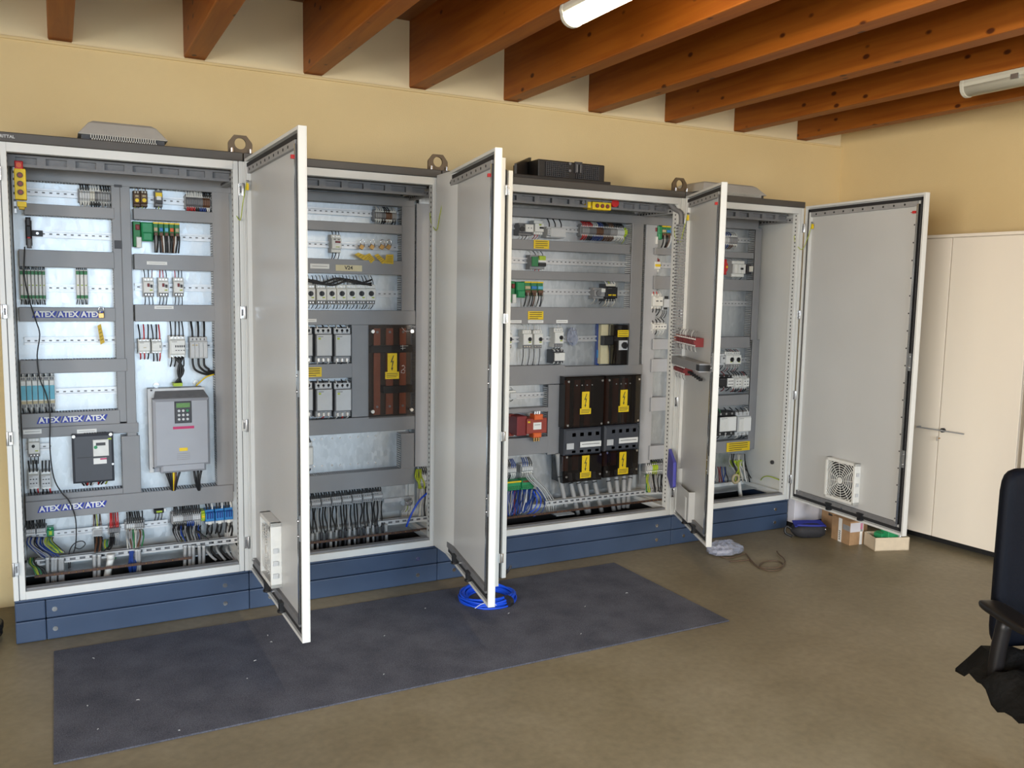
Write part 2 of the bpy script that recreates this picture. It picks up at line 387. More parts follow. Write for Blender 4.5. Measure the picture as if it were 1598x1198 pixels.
def enclosure(label, x0, x1, first=False, last=False, hinges=(), eye=True):
    og = ((x0+x1)/2, .25, 0); xc = (x0+x1)/2
    t = thing('electrical_cabinet', label, 'cabinet', og, 'row of switchgear cabinets')
    P = lambda m, n, **k: m.build(n, t, og, loc=(0,0,0), **k)
    # plinth: two rows of panels
    cut = [x0, x0+.12, x1] if first else [x0, x1]
    for za, zb in ((.002, .098), (.102, .185), (.188, .2)):
        for p, q in (zip(cut[:-1], cut[1:]) if zb < .19 else [(x0, x1)]):
            m = MB().box(p+.001, q-.001, .004 if zb < .19 else .0, .03, za, zb, 'plinth'); o = P(m, 'plinth_panel', bevel=.0045)
    m = MB(); m.box(x0, x1, .47, .5, .0, .2, 'black')  # black rear panel stands for the shade inside the plinth
    if first: m.box(x0, x0+.02, .03, .47, 0, .2, 'plinth')
    if last: m.box(x1-.02, x1, .03, .47, 0, .2, 'plinth')
    P(m, 'plinth_rear'); P(MB().box(x0+.03, x1-.03, .034, .465, .001, .004, 'black'), 'plinth_shade_sheet')  # black sheet added over the floor to stand for the dark gap's shade
    m = MB()
    for sx in ((x0+.155 if first else x0+.10), x1-.115):
        for z in (.05, .14): screw(m, sx, .004, z, .011)
    P(m, 'plinth_screw')
    # frame
    for xa, sgn in ((x0, 1), (x1, -1)):
        m = MB()
        m.box(xa, xa+sgn*.020, -.004, .03, .2, 2.161, 'frame'); m.box(xa+sgn*.023, xa+sgn*.046, .0, .05, .2, 2.161, 'frame')
        m.box(xa+sgn*.018, xa+sgn*.025, .008, .03, .2, 2.161, 'grey')
        P(m, 'front_post', bevel=.002)
        m = MB()
        for k in range(74): m.box(xa+sgn*.0455, xa+sgn*.0468, .018, .026, .28+k*.025, .29+k*.025, 'black')
        P(m, 'post_holes')
        m = MB().box(xa+sgn*.002, xa+sgn*.04, .45, .488, .2, 2.161, 'frame'); P(m, 'rear_post')
    m = MB().box(x0+.0455, x1-.0455, -.0032, .04, 2.122, 2.1605, 'frame'); P(m, 'top_rail', bevel=.002)
    m = MB().box(x0+.0455, x1-.0455, -.0032, .04, .2005, .236, 'frame').box(x0+.047, x1-.047, .012, .05, .2365, .247, 'midgrey'); P(m, 'bottom_rail', bevel=.002)
    m = MB()
    m.box(x0+.01, x1-.01, .40, .44, .215, .25, 'frame'); m.box(x0+.01, x0+.04, .04, .45, .215, .25, 'frame'); m.box(x1-.04, x1-.01, .04, .45, .215, .25, 'frame')
    P(m, 'base_frame')
    m = MB().box(x0+.04, x1-.04, .26, .40, .222, .228, 'zinc'); P(m, 'gland_plate')
    m = MB().box(x0+.002, x1-.002, -.012, .5, 2.161, 2.2, 'roof'); P(m, 'roof', bevel=.004)
    m = MB().box(x0+.003, x1-.003, .488, .497, .2, 2.161, 'door_in'); P(m, 'back_panel')
    if first: P(MB().box(x0-.002, x0+.004, .03, .49, .2, 2.161, 'frame'), 'side_panel')
    if last: P(MB().box(x1-.004, x1+.002, .03, .49, .2, 2.161, 'frame'), 'side_panel')
    P(MB().box(x0+.045, x1-.03, YP, YP+.004, .30, 2.10, 'zinc'), 'mounting_plate')
    # punched chassis rail under the roof, coloured darker to stand for the shade
    m = MB(); zr = 2.075
    m.box(x0+.04, x1-.04, .10, .12, zr+.04, zr+.05, 'midgrey'); m.box(x0+.04, x1-.04, .10, .12, zr, zr+.012, 'midgrey')
    k = x0+.04
    while k < x1-.05: m.box(k, k+.034, .1005, .1195, zr+.012, zr+.04, 'midgrey'); k += .115
    m.box(x0+.041, x1-.041, .1205, .125, zr, zr+.05, 'midgrey')
    P(m, 'punched_rail')
    m = MB().box(x1-.044, x1-.024, .05, .45, 2.07, 2.10, 'grey')
    for k in range(12): m.box(x1-.0455, x1-.0435, .07+k*.03, .085+k*.03, 2.08, 2.09, 'black')
    P(m, 'depth_rail')
    # hinges
    for side in hinges:
        xh = x0 if side == 'l' else x1; sg = 1 if side == 'l' else -1
        for z in (2.03, 1.46, .92, .345):
            m = MB().box(xh+sg*.003, xh+sg*.024, -.016, -.004, z-.028, z+.028, 'chrome'); m.cyl((xh+sg*.004, -.018, z-.03), 'z', .006, .06, 'steel', 10)
            m.box(xh+sg*.012, xh+sg*.02, -.0175, -.015, z-.015, z+.015, 'midgrey')
            P(m, 'hinge', bevel=.001)
    return t, og, P
C1, O1, P1 = enclosure('open cabinet with the three blue ATEX stickers, leftmost of the row', 0, 1, first=True, hinges='lr')
C2, O2, P2 = enclosure('open cabinet with the row of seven rotary breakers, second from left', 1, 2, hinges='r')
C3, O3, P3 = enclosure('widest open cabinet, with thick grey cables rising to dark covers', 2, 3.6, hinges='lr')
C4, O4, P4 = enclosure('open cabinet at the right end of the row', 3.6, 4.6, last=True, hinges='r')
CAB = {1: (C1, O1, P1), 2: (C2, O2, P2), 3: (C3, O3, P3), 4: (C4, O4, P4)}
def cabof(x): return 1 if x < 1 else 2 if x < 1.97 else 3 if x < 3.58 else 4

# lifting eyes on the roofs, at the joints
for xj, P in ((.995, P1), (1.995, P2), (3.585, P3)):
    m = MB(); n = 16; z0 = 2.2; y = .03
    out = [(-.055, 0), (.055, 0), (.055, .05), (.028, .084), (-.028, .084), (-.055, .05)]
    def onray(a):
        d = (math.cos(a), math.sin(a)); best = 9
        for i in range(6):
            (ax, az), (bx, bz) = out[i], out[(i+1)%6]; az -= .046; bz -= .046
            den = d[0]*(bz-az)-d[1]*(bx-ax)
            if abs(den) < 1e-9: continue
            t_ = (ax*(bz-az)-az*(bx-ax))/den; u_ = (ax*d[1]-az*d[0])/den
            if t_ > 0 and -1e-6 <= u_ <= 1+1e-6: best = min(best, t_)
        return best
    vs_, fs_ = [], []
    n = 40
    for yy in (y, y+.012):
        for k in range(n):
            an = 2*math.pi*k/n; r = onray(an)
            vs_ += [(xj+math.cos(an)*.026, yy, z0+.046+math.sin(an)*.026), (xj+math.cos(an)*r, yy, z0+.046+math.sin(an)*r)]
    for k in range(n):
        k2 = (k+1)%n; A, B, C, D = 2*k, 2*k+1, 2*k2+1, 2*k2; N = 2*n
        fs_ += [(A, B, C, D), (A+N, D+N, C+N, B+N), (A, D, D+N, A+N), (B, B+N, C+N, C)]
    m.add(vs_, fs_, 'eye'); P(m, 'lifting_eye')
    m = MB()
    for s in (-.04, .045): m.cyl((xj+s, .02, 2.2), 'z', .008, .022, 'chrome', 8)
    P(m, 'eye_bolt')
text_mesh('lettering', 'RITTAL', .017, 'pale', C1, (.052-.5, -.0135-.25, 2.181), bold=.0004)

# ------------------------------------------------------------------ cable ducts and rails
NDUCT = [0]
LEFT = {462: 1.131, 785: 2.191, 1108: 3.921, 1100: 3.921}     # ducts and rails that run on behind the open doors
def duct(u0, v0, u1, v1, o='h', cab=None, yf=YF, m='duct', fingers=True, xyz=None):
    NDUCT[0] += 1; yf = yf-.00022*(NDUCT[0] % 7)+(.0021 if o == 'v' else 0)
    x0, x1, z0, z1 = xyz if xyz else rect(u0, v0, u1, v1, yf)
    c = cab or cabof((x0+x1)/2); T, og, P = CAB[c]
    if not xyz and o == 'h' and u0 in LEFT: x0 = LEFT[u0]
    b = MB(); pitch = .0125
    b.box(x0, x1, YP-.004, YP-.001, z0, z1, m)
    if fingers:
        if o == 'h':
            n = int((x1-x0)/pitch)
            for i in range(n):
                xa = x0+i*pitch
                b.box(xa, xa+.0075, yf+.008, YP-.004, z0, z0+.002, m); b.box(xa, xa+.0075, yf+.008, YP-.004, z1-.002, z1, m)
            for z in (z0, z1-.002): b.box(x0, x1, yf+.004, yf+.012, z, z+.002, m)
        else:
            n = int((z1-z0)/pitch)
            for i in range(n):
                za = z0+i*pitch
                b.box(x0, x0+.002, yf+.008, YP-.004, za, za+.0075, 'pale'); b.box(x1-.002, x1, yf+.008, YP-.004, za, za+.0075, m)  # left fingers painted paler to imitate light through thin plastic
            for x in (x0, x1-.002): b.box(x, x+.002, yf+.004, yf+.012, z0, z1, m)
    d = P(b, 'cable_duct')
    cv = MB().cbox(x0-.001, x1+.001, yf-.002, yf+.004, z0-.001, z1+.001, m, .002); cv.build('cover', d, og, loc=(0,0,0))
    return d, og, (x0, x1, z0, z1)
def plate_label(d, og, u0, v0, u1, v1, m='paper', lines=2, y=None, name='label', ink='ink'):
    """a printed sticker on a duct cover"""
    y = (YF-.0058) if y is None else y
    x0, x1, z0, z1 = rect(u0, v0, u1, v1, y); b = MB().box(x0, x1, y, y+.0015, z0, z1, m)
    w_, h = x1-x0, z1-z0
    for i in range(lines):
        z = z1-h*(i+.7)/(lines+.4); l = .8*w_*(1 if i < lines-1 or lines == 1 else .7)
        b.box(x0+.1*w_, x0+.1*w_+l, y-.0004, y, z-h*.035, z+h*.035, ink)
    return b.build(name, d, og, loc=(0,0,0))
def rail(u0, u1, v, cab=None, y=YP, v2=None, h=.035, P_=None):
    """perforated top-hat rail; v at both ends"""
    um = (u0+u1)/2; p = px_y(um, v, y-.008); x0, x1 = LEFT.get(u0, px_y(u0, v, y-.008).x), px_y(u1, v, y-.008).x; z = p.z
    T, og, P = CAB[cab or cabof((x0+x1)/2)]; b = MB()
    for sg in (1, -1):
        b.box(x0, x1, y-.019, y-.017, z+sg*.010, z+sg*h/2, 'rail'); b.box(x0, x1, y-.018, y-.008, z+sg*.0085, z+sg*.0105, 'rail'); b.box(x0, x1, y-.017, y-.001, z+sg*.0112, z+sg*.0118, 'midgrey')  # midgrey strips and slot fills stand in for shade on the rail
    k = x0; b.box(x0, x1, y-.0075, y-.0065, z-.008, z+.008, 'rail')
    while k < x1: b.box(k+.012, min(k+.024, x1), y-.0082, y-.0074, z-.003, z+.003, 'midgrey'); k += .030
    return P(b, 'din_rail')

# cabinet 1
duct(38, 270, 360, 291); duct(38, 321, 178, 338); duct(30, 391.5, 178, 417); d_at1 = duct(30, 480, 180, 501)
duct(32, 561, 198, 581); d_at2 = duct(34, 643, 187, 664); d_l7 = duct(35, 664, 216, 679)
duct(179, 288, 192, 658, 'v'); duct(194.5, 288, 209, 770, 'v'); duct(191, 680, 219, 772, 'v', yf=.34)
duct(40, 768, 192, 782); d_at3 = duct(40, 770, 364, 797, yf=.33)
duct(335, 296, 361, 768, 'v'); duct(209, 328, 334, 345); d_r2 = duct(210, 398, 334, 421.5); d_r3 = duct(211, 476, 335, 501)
plate_label(d_r2[0], O1, 229, 408, 261, 413, lines=1); plate_label(d_r3[0], O1, 241, 477, 271, 482, lines=1)
plate_label(d_l7[0], O1, 36, 670, 65, 677, lines=1); plate_label(d_l7[0], O1, 120, 669.5, 151, 675.5, lines=1)
for v in (303, 366.5, 449.5, 531, 610.5): rail(38, 178 if v < 520 else 184, v)
rail(40, 80, 697)
for v in (314, 369.5, 448.5, 539.5): rail(210, 334, v)
# cabinet 2
duct(462, 303, 646, 317); duct(462, 347, 627, 361); d_c2 = duct(462, 405, 627, 427); d_c2b = duct(462, 484.5, 648, 506.5)
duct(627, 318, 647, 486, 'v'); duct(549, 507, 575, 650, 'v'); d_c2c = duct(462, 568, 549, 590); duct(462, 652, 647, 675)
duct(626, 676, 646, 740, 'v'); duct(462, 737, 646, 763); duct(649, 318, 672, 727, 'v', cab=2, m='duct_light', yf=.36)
plate_label(d_c2[0], O2, 484, 411.5, 514, 419, lines=1); plate_label(d_c2b[0], O2, 470, 497.5, 494, 502.5, lines=1)
tp = plate_label(d_c2[0], O2, 524, 413.5, 565, 423, 'tape', 0, name='tape')
p = px_y(544, 418, YF-.005); text_mesh('lettering', 'V24', .028, 'ink', d_c2[0], (p.x-O2[0], YF-.0068-O2[1], p.z-O2[2]), bold=.0006)
plate_label(d_c2c[0], O2, 476, 573, 502, 588, 'yellow', 4, name='warning_label')
for v in (331.5, 383, 457.5): rail(462, 627, v)
rail(462, 549, 536); rail(462, 549, 622)
# cabinet 3
duct(785, 331, 1049, 344, cab=3); d_w1 = duct(785, 377, 983, 392); duct(785, 424.5, 983, 437); d_w2 = duct(785, 480, 983, 505)
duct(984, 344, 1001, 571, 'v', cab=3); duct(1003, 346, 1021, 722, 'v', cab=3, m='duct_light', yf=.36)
duct(785, 570.5, 881, 600); duct(881, 570.5, 1002, 585.5); duct(855, 600, 881, 708, 'v'); duct(785, 637, 855, 643.5); duct(785, 683, 855, 709)
duct(1022, 387.5, 1049, 397.5, cab=4); duct(1021, 431, 1048, 451, cab=4); duct(1019, 529, 1046, 545, cab=4, m='duct_light'); duct(1017, 560, 1042, 580, cab=4, m='duct_light')
duct(1016, 620, 1041, 641, cab=4, m='duct_light'); duct(1014, 695, 1040, 716, cab=4, m='duct_light')
plate_label(d_w1[0], O3, 833, 374.5, 857, 388, 'yellow', 4, name='warning_label'); plate_label(d_w2[0], O3, 824, 485.5, 848, 498.5, 'yellow', 4, name='warning_label')
plate_label(d_w2[0], O3, 824, 499.5, 848, 504, lines=1); plate_label(d_w2[0], O3, 868, 499, 886, 504, lines=1); plate_label(d_w2[0], O3, 796, 499.5, 814, 504, lines=1)
for v in (358, 409, 455.5, 528.5): rail(785, 983, v, cab=3)
rail(785, 850, 617, cab=3); rail(1022, 1049, 414, cab=4); rail(1020, 1047, 475, cab=4)
# cabinet 4
duct(1108, 341, 1184, 356); duct(1108, 393, 1176, 402); duct(1108, 436, 1175, 453); duct(1100, 526, 1170, 543); duct(1100, 617, 1168, 633); d_w4 = duct(1100, 688, 1171, 706)
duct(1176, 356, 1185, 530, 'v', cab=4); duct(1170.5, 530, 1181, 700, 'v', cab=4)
plate_label(d_w4[0], O4, 1134, 689.5, 1170, 703.5, 'yellow', 4, name='warning_label')
for v in (374, 419, 473.5, 562, 597, 660): rail(1108, 1174 if v < 540 else 1168, v, cab=4)

for u0, v0, u1, v1 in ((178.5, 375, 190, 388), (178, 288, 190, 292)):
    a_ = rect(u0, v0, u1, v1, .34); P1(MB().box(a_[0], a_[1], .3395, .3425, a_[2], a_[3], 'dark'), 'duct_clip')
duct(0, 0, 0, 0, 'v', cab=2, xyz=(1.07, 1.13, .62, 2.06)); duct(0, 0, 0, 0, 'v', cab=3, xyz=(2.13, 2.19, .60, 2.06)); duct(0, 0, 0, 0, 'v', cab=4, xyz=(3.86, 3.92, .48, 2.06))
# ATEX stickers
def atex(d, og, u0, u1, v, tilt, yf):
    p0, p1 = px_y(u0, v+tilt/2, yf), px_y(u1, v-tilt/2, yf); w_ = p1.x-p0.x; zc = (p0.z+p1.z)/2; h = .031
    y = yf-.0062; b = MB(); k = 3; sh = .012
    for i in range(3):
        xa, xb = p0.x+w_*i/k, p0.x+w_*(i+1)/k
        b.prism([(xa, y, zc-h/2), (xb-.006, y, zc-h/2), (xb-.006+sh, y, zc+h/2), (xa+sh, y, zc+h/2)], (0, .0015, 0), 'atex_blue')
    s = b.build('sticker', d, og, loc=(0,0,0))
    for i in range(3):
        xc = p0.x+w_*(i+.5)/k+.002
        text_mesh('lettering', 'ATEX', .036, 'paper', d, (xc-og[0], y-.0008-og[1], zc-og[2]), bold=.0014, sx=.93)
atex(d_at1[0], O1, 50, 159, 490.5, 1, YF); atex(d_at2[0], O1, 57, 166, 653.5, 3, YF); atex(d_at3[0], O1, 58, 165, 790, 6, .33)

# ------------------------------------------------------------------ devices
WM = {'k': 'black', 'r': 'red', 'b': 'blue', 'w': 'white', 'g': 'grey_cable', 'y': 'yg', 'o': 'orange', 'd': 'darkred', 'n': 'brown', 'e': 'green2', 'c': 'cream'}
def wires(m, xs, z, dz, y, cols, r=.0024, spread=.004, yback=None):
    for i, x in enumerate(xs):
        c = WM[cols[i % len(cols)]]; sx = random.uniform(-spread, spread); yb = (y+.03) if yback is None else yback
        m.tube(curve([(x, y, z), (x+sx*.3, y-.002, z+dz*.4), (x+sx, (y+yb)/2, z+dz*.8), (x+sx*1.2, yb, z+dz)], 3), r, c, 5)
def grid(nx, nz, a, b, c, d, fx=.6, fz=.6):
    o = []
    for i in range(nx):
        for j in range(nz):
            wx, wz = (c-a)/nx, (d-b)/nz; cx, cz = a+(i+.5)*wx, b+(j+.5)*wz
            o.append((cx-wx*fx/2, cz-wz*fz/2, cx+wx*fx/2, cz+wz*fz/2))
    return o
def dev(name, label, cat, R4, parts=(), base='white', yf=.345, yb=None, step=(.2, .2, .014), top=None, bot=None, group=None, xyz=None, body='body'):
    """a device clipped to the rail: stepped body + parts given as fractions of its front face (from top-left)"""
    yb = YP-.002 if yb is None else yb
    x0, x1, z0, z1 = xyz if xyz else rect(*R4, yf)
    og = ((x0+x1)/2, yb, z0); T = thing(name, label, cat, og, group); w_, h = x1-x0, z1-z0
    b = MB(); s0, s1, sd = step
    b.cbox(x0, x1, yf, yb, z0+h*s1, z1-h*s0, base, .003)
    if s0: b.cbox(x0, x1, yf+sd, yb, z1-h*s0, z1, base, .003)
    if s1: b.cbox(x0, x1, yf+sd, yb, z0, z0+h*s1, base, .003)
    b.build(body, T, og, loc=(0,0,0))
    parts = [p_ for q in parts for p_ in ([q] if not isinstance(q[2], list) or len(q[2]) > 3 else [(q[0], q[1], r_)+tuple(q[3:]) for r_ in q[2]])]
    for q in parts:
        nm, mt, rs, pr = q[:4]; shp = q[4] if len(q) > 4 else 'box'
        if not isinstance(rs, list): rs = [rs]
        m = MB()
        for a, bb, c, d in rs:
            X0, X1, Z0, Z1 = x0+a*w_, x0+c*w_, z1-d*h, z1-bb*h
            rec = sd if ((bb+d)/2 < s0 or (bb+d)/2 > 1-s1) else 0
            if shp == 'cyl': r = min(X1-X0, Z1-Z0)/2; m.cyl(((X0+X1)/2, yf+rec-pr, (Z0+Z1)/2), 'y', r, pr+.002, mt, 12)
            elif shp == 'knob':
                r = min(X1-X0, Z1-Z0)/2; cx, cz = (X0+X1)/2, (Z0+Z1)/2
                m.cyl((cx, yf+rec-pr*.4, cz), 'y', r, pr*.4+.002, mt, 16); m.box(cx-r*.25, cx+r*.25, yf+rec-pr, yf+rec, cz-r*.95, cz+r*.95, mt)
            else: m.cbox(X0, X1, yf+rec-pr, yf+rec+.002, Z0, Z1, mt, min(.0015, pr*.5))
        m.build(nm, T, og, loc=(0,0,0))
    for spec, zz, sg in ((top, z1, 1), (bot, z0, -1)):
        if not spec: continue
        n, cols, L = spec[:3]; r = spec[3] if len(spec) > 3 else .0024
        xs_ = [x0+w_*(i+.5)/n for i in range(n)]
        if r >= .005:
            for i, xw in enumerate(xs_): m = MB(); wires(m, [xw], zz-sg*.006, sg*L, yf+.022, cols[i % len(cols)], r); m.build('wire', T, og, loc=(0,0,0))
        else: m = MB(); wires(m, xs_, zz-sg*.006, sg*L, yf+.022, cols, r); m.build('wires', T, og, loc=(0,0,0))['kind'] = 'stuff'
    return T
def strip(name, label, R4, n, cols, wt=None, wb=None, wl=.035, yf=.36, base='grey', mark='paper', group=None, cat='terminal strip'):
    """row of slim rail terminals with markers, clamp screws and wires"""
    x0, x1, z0, z1 = rect(*R4, yf); w_, h = x1-x0, z1-z0; yb = YP-.002; og = ((x0+x1)/2, yb, z0)
    T = thing(name, label, cat, og, group); b = MB(); mk = MB(); p = w_/n
    for i in range(n):
        c = cols[i*len(cols)//n]; xa, xb = x0+i*p+p*.06, x0+(i+1)*p-p*.06
        prof = [(yb, z0), (yf+.022, z0), (yf+.012, z0+h*.22), (yf, z0+h*.34), (yf, z1-h*.34), (yf+.012, z1-h*.22), (yf+.022, z1), (yb, z1)]
        b.prism([(xa, y, z) for y, z in prof], (xb-xa, 0, 0), c)
        mk.box(xa, xb, yf+.008, yf+.02, z0+h*.10, z0+h*.20, mark); mk.box(xa, xb, yf+.008, yf+.02, z1-h*.20, z1-h*.10, mark)
    b.build('terminals', T, og, loc=(0,0,0))['kind'] = 'stuff'; mk.build('markers', T, og, loc=(0,0,0))['kind'] = 'stuff'
    m = MB(); xs = [x0+(i+.5)*p for i in range(n)]
    if wt: 
        for i, x in enumerate(xs): wires(m, [x], z1-.014, wl, yf+.008, wt[i*len(wt)//n], min(.0034, p*.42))
    if wb:
        for i, x in enumerate(xs): wires(m, [x], z0+.014, -wl, yf+.008, wb[i*len(wb)//n], min(.0034, p*.42))
    if wt or wb: m.build('wires', T, og, loc=(0,0,0))['kind'] = 'stuff'
    for xa in (x0-.006, x1): MB().cbox(xa, xa+.006, yf+.012, yb, z0+h*.1, z1-h*.1, 'grey', .002).build('end_clamp', T, og, loc=(0,0,0))
    return T
def starter(label, R4, tc='k', bc='k', group=None, name='motor_starter', knob=None, tl=.05, bl=.05):
    pts = [('terminal', 'steel', grid(3, 1, .08, .04, .92, .16, .5, .8), .003, 'cyl'), ('terminal_lower', 'midgrey', (.03, .80, .97, .98), .004),
           ('clamp_screw', 'chrome', grid(3, 1, .08, .82, .92, .96, .42, .7), .007, 'cyl'),
           ('rocker_button', 'darkred', (.36, .30, .56, .48), .008), ('stop_button', 'dark', (.66, .36, .84, .52), .008), ('rating_plate', 'yg', (.58, .62, .85, .68), .002)]
    if knob: pts = [q for q in pts if q[0] not in ('rocker_button', 'stop_button')]+[('rotary_knob', 'black', knob, .012, 'knob')]
    return dev(name, label, 'motor starter', R4, pts, top=(3, tc, tl), bot=(3, bc, bl), group=group)
def contactor(label, R4, base='white', face='pale', tc='k', bc='k', group=None, n=3, tl=.03, bl=.03, yf=.335, extra=(), name='contactor'):
    pts = [('terminal', 'steel', grid(n, 1, .05, .02, .95, .15, .5, .7), .004, 'cyl'), ('lower_terminal', 'steel', grid(n, 1, .05, .85, .95, .98, .5, .7), .004, 'cyl'),
           ('front_cover', face, (.06, .2, .94, .8), .006), ('marking', 'midgrey', [(.12, .24, .45, .27)], .0065)]+list(extra)
    return dev(name, label, 'contactor', R4, pts, base=base, yf=yf, step=(.18, .18, .02), top=(n, tc, tl, .0035) if tl else None, bot=(n, bc, bl, .0035) if bl else None, group=group)
ORD = ['first', 'second', 'third', 'fourth', 'fifth', 'sixth', 'seventh', 'eighth', 'ninth', 'tenth']

# ---- cabinet 1, left half
def socket_unit(label, x, y, z, vertical=True, name='socket_block'):
    og = (x, y, z); T = thing(name, label, 'socket block', og); L = .13
    f = (lambda a, b0, b1, c, d: (x+c, x+d, y+b0, y+b1, z+a[0], z+a[1])) if vertical else (lambda a, b0, b1, c, d: (x+a[0], x+a[1], y+b0, y+b1, z+c, z+d))
    MB().box(*f((0, L), -.03, .03, -.022, .022), 'yellow').build('body', T, og, loc=(0,0,0), bevel=.003)
    for i in range(3):
        k = .03+i*.036; c = (x, y-.036, z+k) if vertical else (x+k, y-.036, z)
        m = MB().cyl(c, 'y', .012, .008, 'brown', 14); m.cyl((c[0], c[1]-.002, c[2]), 'y', .007, .004, 'coilred', 10); m.build('socket', T, og, loc=(0,0,0))
    m = MB().box(*f((-.03, -.008), -.025, .03, -.015, .02), 'yellow'); m.box(*f((-.04, -.028), -.015, .03, -.01, .012), 'tag_yellow'); m.build('plug', T, og, loc=(0,0,0), bevel=.002)
    return T
q = px_y(33, 312, .12); socket_unit('yellow block with three round sockets at the left cabinet frame', q.x, .12, q.z)
q = px_y(24, 332, .12); h1 = px_y(24, 250, .12).z
m = MB().box(q.x-.004, q.x+.004, .14, .17, q.z, h1, 'rail')
for k in range(8): m.box(q.x-.005, q.x+.005, .1385, .14, q.z+.02+k*.03, q.z+.03+k*.03, 'midgrey')
P1(m, 'side_rail')
x0, x1, z0, z1 = rect(23, 252, 36, 265.5, .12)
T = thing('indicator_block', 'small red block above the yellow sockets at the left frame', 'indicator', (x0, .12, z0))
MB().cbox(x0, x1, .09, .14, z0, z1, 'red', .004).build('body', T, (x0, .12, z0), loc=(0,0,0)); MB().cyl(((x0+x1)/2, .086, (z0+z1)/2), 'y', .010, .006, 'orange', 12).build('lens', T, (x0, .12, z0), loc=(0,0,0))

strip('terminal_strip', 'short grey terminal strip on the top rail of the leftmost cabinet', (124, 293, 172, 319), 12, ['pale', 'pale', 'cream', 'midgrey', 'grey', 'grey', 'grey'], 'kwk', 'wkg')
x0, x1, z0, z1 = rect(38, 336, 51, 389, .34); og = ((x0+x1)/2, YP, z0)
T = thing('rail_relay', 'narrow black relay on the otherwise empty second rail', 'relay', og)
m = MB().cbox(x0+.004, x1-.004, .35, .418, z0+.02, z1-.02, 'black', .006); m.build('body', T, og, loc=(0,0,0))
m = MB(); m.cbox(x0+.008, x1-.006, .335, .352, z0+.005, z0+.05, 'midgrey', .006); m.cbox(x0+.006, x1-.006, .335, .352, z1-.05, z1-.008, 'dark', .006); m.build('terminal_cap', T, og, loc=(0,0,0))
m = MB().cbox(x0+.01, x1-.01, .342, .352, (z0+z1)/2-.03, (z0+z1)/2-.02, 'red', .002); m.build('marker', T, og, loc=(0,0,0))
m = MB().box(x1-.004, x1+.04, .395, .41, (z0+z1)/2-.014, (z0+z1)/2+.014, 'black'); m.cyl((x1+.018, .39, (z0+z1)/2), 'y', .006, .01, 'steel', 8); m.build('rail_clip', T, og, loc=(0,0,0))

def slim_relays(u0, u1, v0, v1, n, where, grp):
    x0, x1, z0, z1 = rect(u0, v0, u1, v1, .355); p = (x1-x0)/n
    for i in range(n):
        lab = f'{ORD[i]} from left of the {["","","","three","","","six","seven"][n]} slim green-white relays {where}'
        dev('slim_relay', lab, 'relay', None, [('label_strip', 'paper', (.12, .20, .88, .80), .003), ('green_foot', 'green2', (.03, .86, .97, .97), .004), ('green_head', 'green2', (.03, .04, .97, .16), .004), ('led', 'lime', (.3, .5, .7, .54), .005)],
            base='white', yf=.355, step=(.02, .02, .004), top=(2, 'kk', .035), bot=(2, 'kg', .03), group=grp, xyz=(x0+i*p+.0012, x0+(i+1)*p-.0012, z0, z1))
slim_relays(31, 71.5, 421, 467, 7, 'beside the left frame', 'seven slim relays')
slim_relays(118.5, 137.5, 421, 467, 3, 'at mid third rail', 'three slim relays')
x0, x1, z0, z1 = rect(32, 588, 86, 636, .34); p = (x1-x0)/6
for i in range(6):
    dev('signal_barrier', f'{ORD[i]} from left of the six white and light blue barrier modules', 'barrier module', None,
        [('blue_front', 'cyan', (.04, .28, .96, .74), .004), ('sand_strip', 'sand', (.04, .78, .96, .87), .004), ('white_cap', 'white', (.06, .12, .94, .26), .004), ('clamp', 'midgrey', [(.15, .02, .45, .10), (.55, .02, .85, .10), (.15, .90, .45, .99), (.55, .90, .85, .99)], .004)],
        base='white', yf=.34, step=(.12, .12, .012), top=(3, 'kwg', .045, .003), bot=(3, 'kgw', .035, .003), group='six blue barriers', xyz=(x0+i*p+.001, x0+(i+1)*p-.001, z0, z1))
starter('grey-white motor starter above the two small contactors, lower left of leftmost cabinet', (44, 684, 62, 714), tc='ww', bc='k', knob=(.3, .3, .6, .5), tl=.02, bl=.045)
contactor('left one of the two small contactors beside the dark drive', (44, 736, 61, 765), tc='k', bc='kkr', extra=[('contact', 'dark', grid(3, 2, .1, .28, .9, .72, .5, .25), .008)], tl=.05, group='two small contactors')
contactor('right one of the two small contactors beside the dark drive', (64, 736, 80, 765), tc='k', bc='kkr', extra=[('contact', 'dark', grid(3, 2, .1, .28, .9, .72, .5, .25), .008)], tl=.05, group='two small contactors')
# dark drive
x0, x1, z0, z1 = rect(113, 677, 178, 753, .30); og = ((x0+x1)/2, YP, z0)
T = thing('frequency_drive', 'dark grey frequency drive with a white keypad panel', 'frequency drive', og)
MB().cbox(x0, x1, .30, .418, z0, z1, 'drive_dark', .01).build('housing', T, og, loc=(0,0,0))
w_, h = x1-x0, z1-z0
m = MB().cbox(x0+w_*.50, x0+w_*.88, .294, .302, z1-h*.46, z1-h*.12, 'white', .002); m.box(x0+w_*.57, x0+w_*.80, .2925, .296, z1-h*.24, z1-h*.18, 'dark'); m.build('keypad', T, og, loc=(0,0,0))
m = MB().cyl((x0+w_*.56, .290, z1-h*.27), 'y', .008, .006, 'green', 12); m.build('start_button', T, og, loc=(0,0,0))
m = MB().box(x0+w_*.50, x0+w_*.82, .298, .301, z1-h*.62, z1-h*.50, 'paper'); m.box(x0+w_*.66, x0+w_*.82, .2975, .2985, z1-h*.535, z1-h*.505, 'magenta'); m.build('rating_label', T, og, loc=(0,0,0))
m = MB().box(x0+w_*.86, x0+w_*.95, .298, .301, z1-h*.13, z1-h*.10, 'lime'); m.build('type_label', T, og, loc=(0,0,0))
m = MB().box(x0+.02, x1-.04, .2985, .3005, z1-h*.475, z1-h*.465, 'black'); m.build('cover_joint', T, og, loc=(0,0,0))
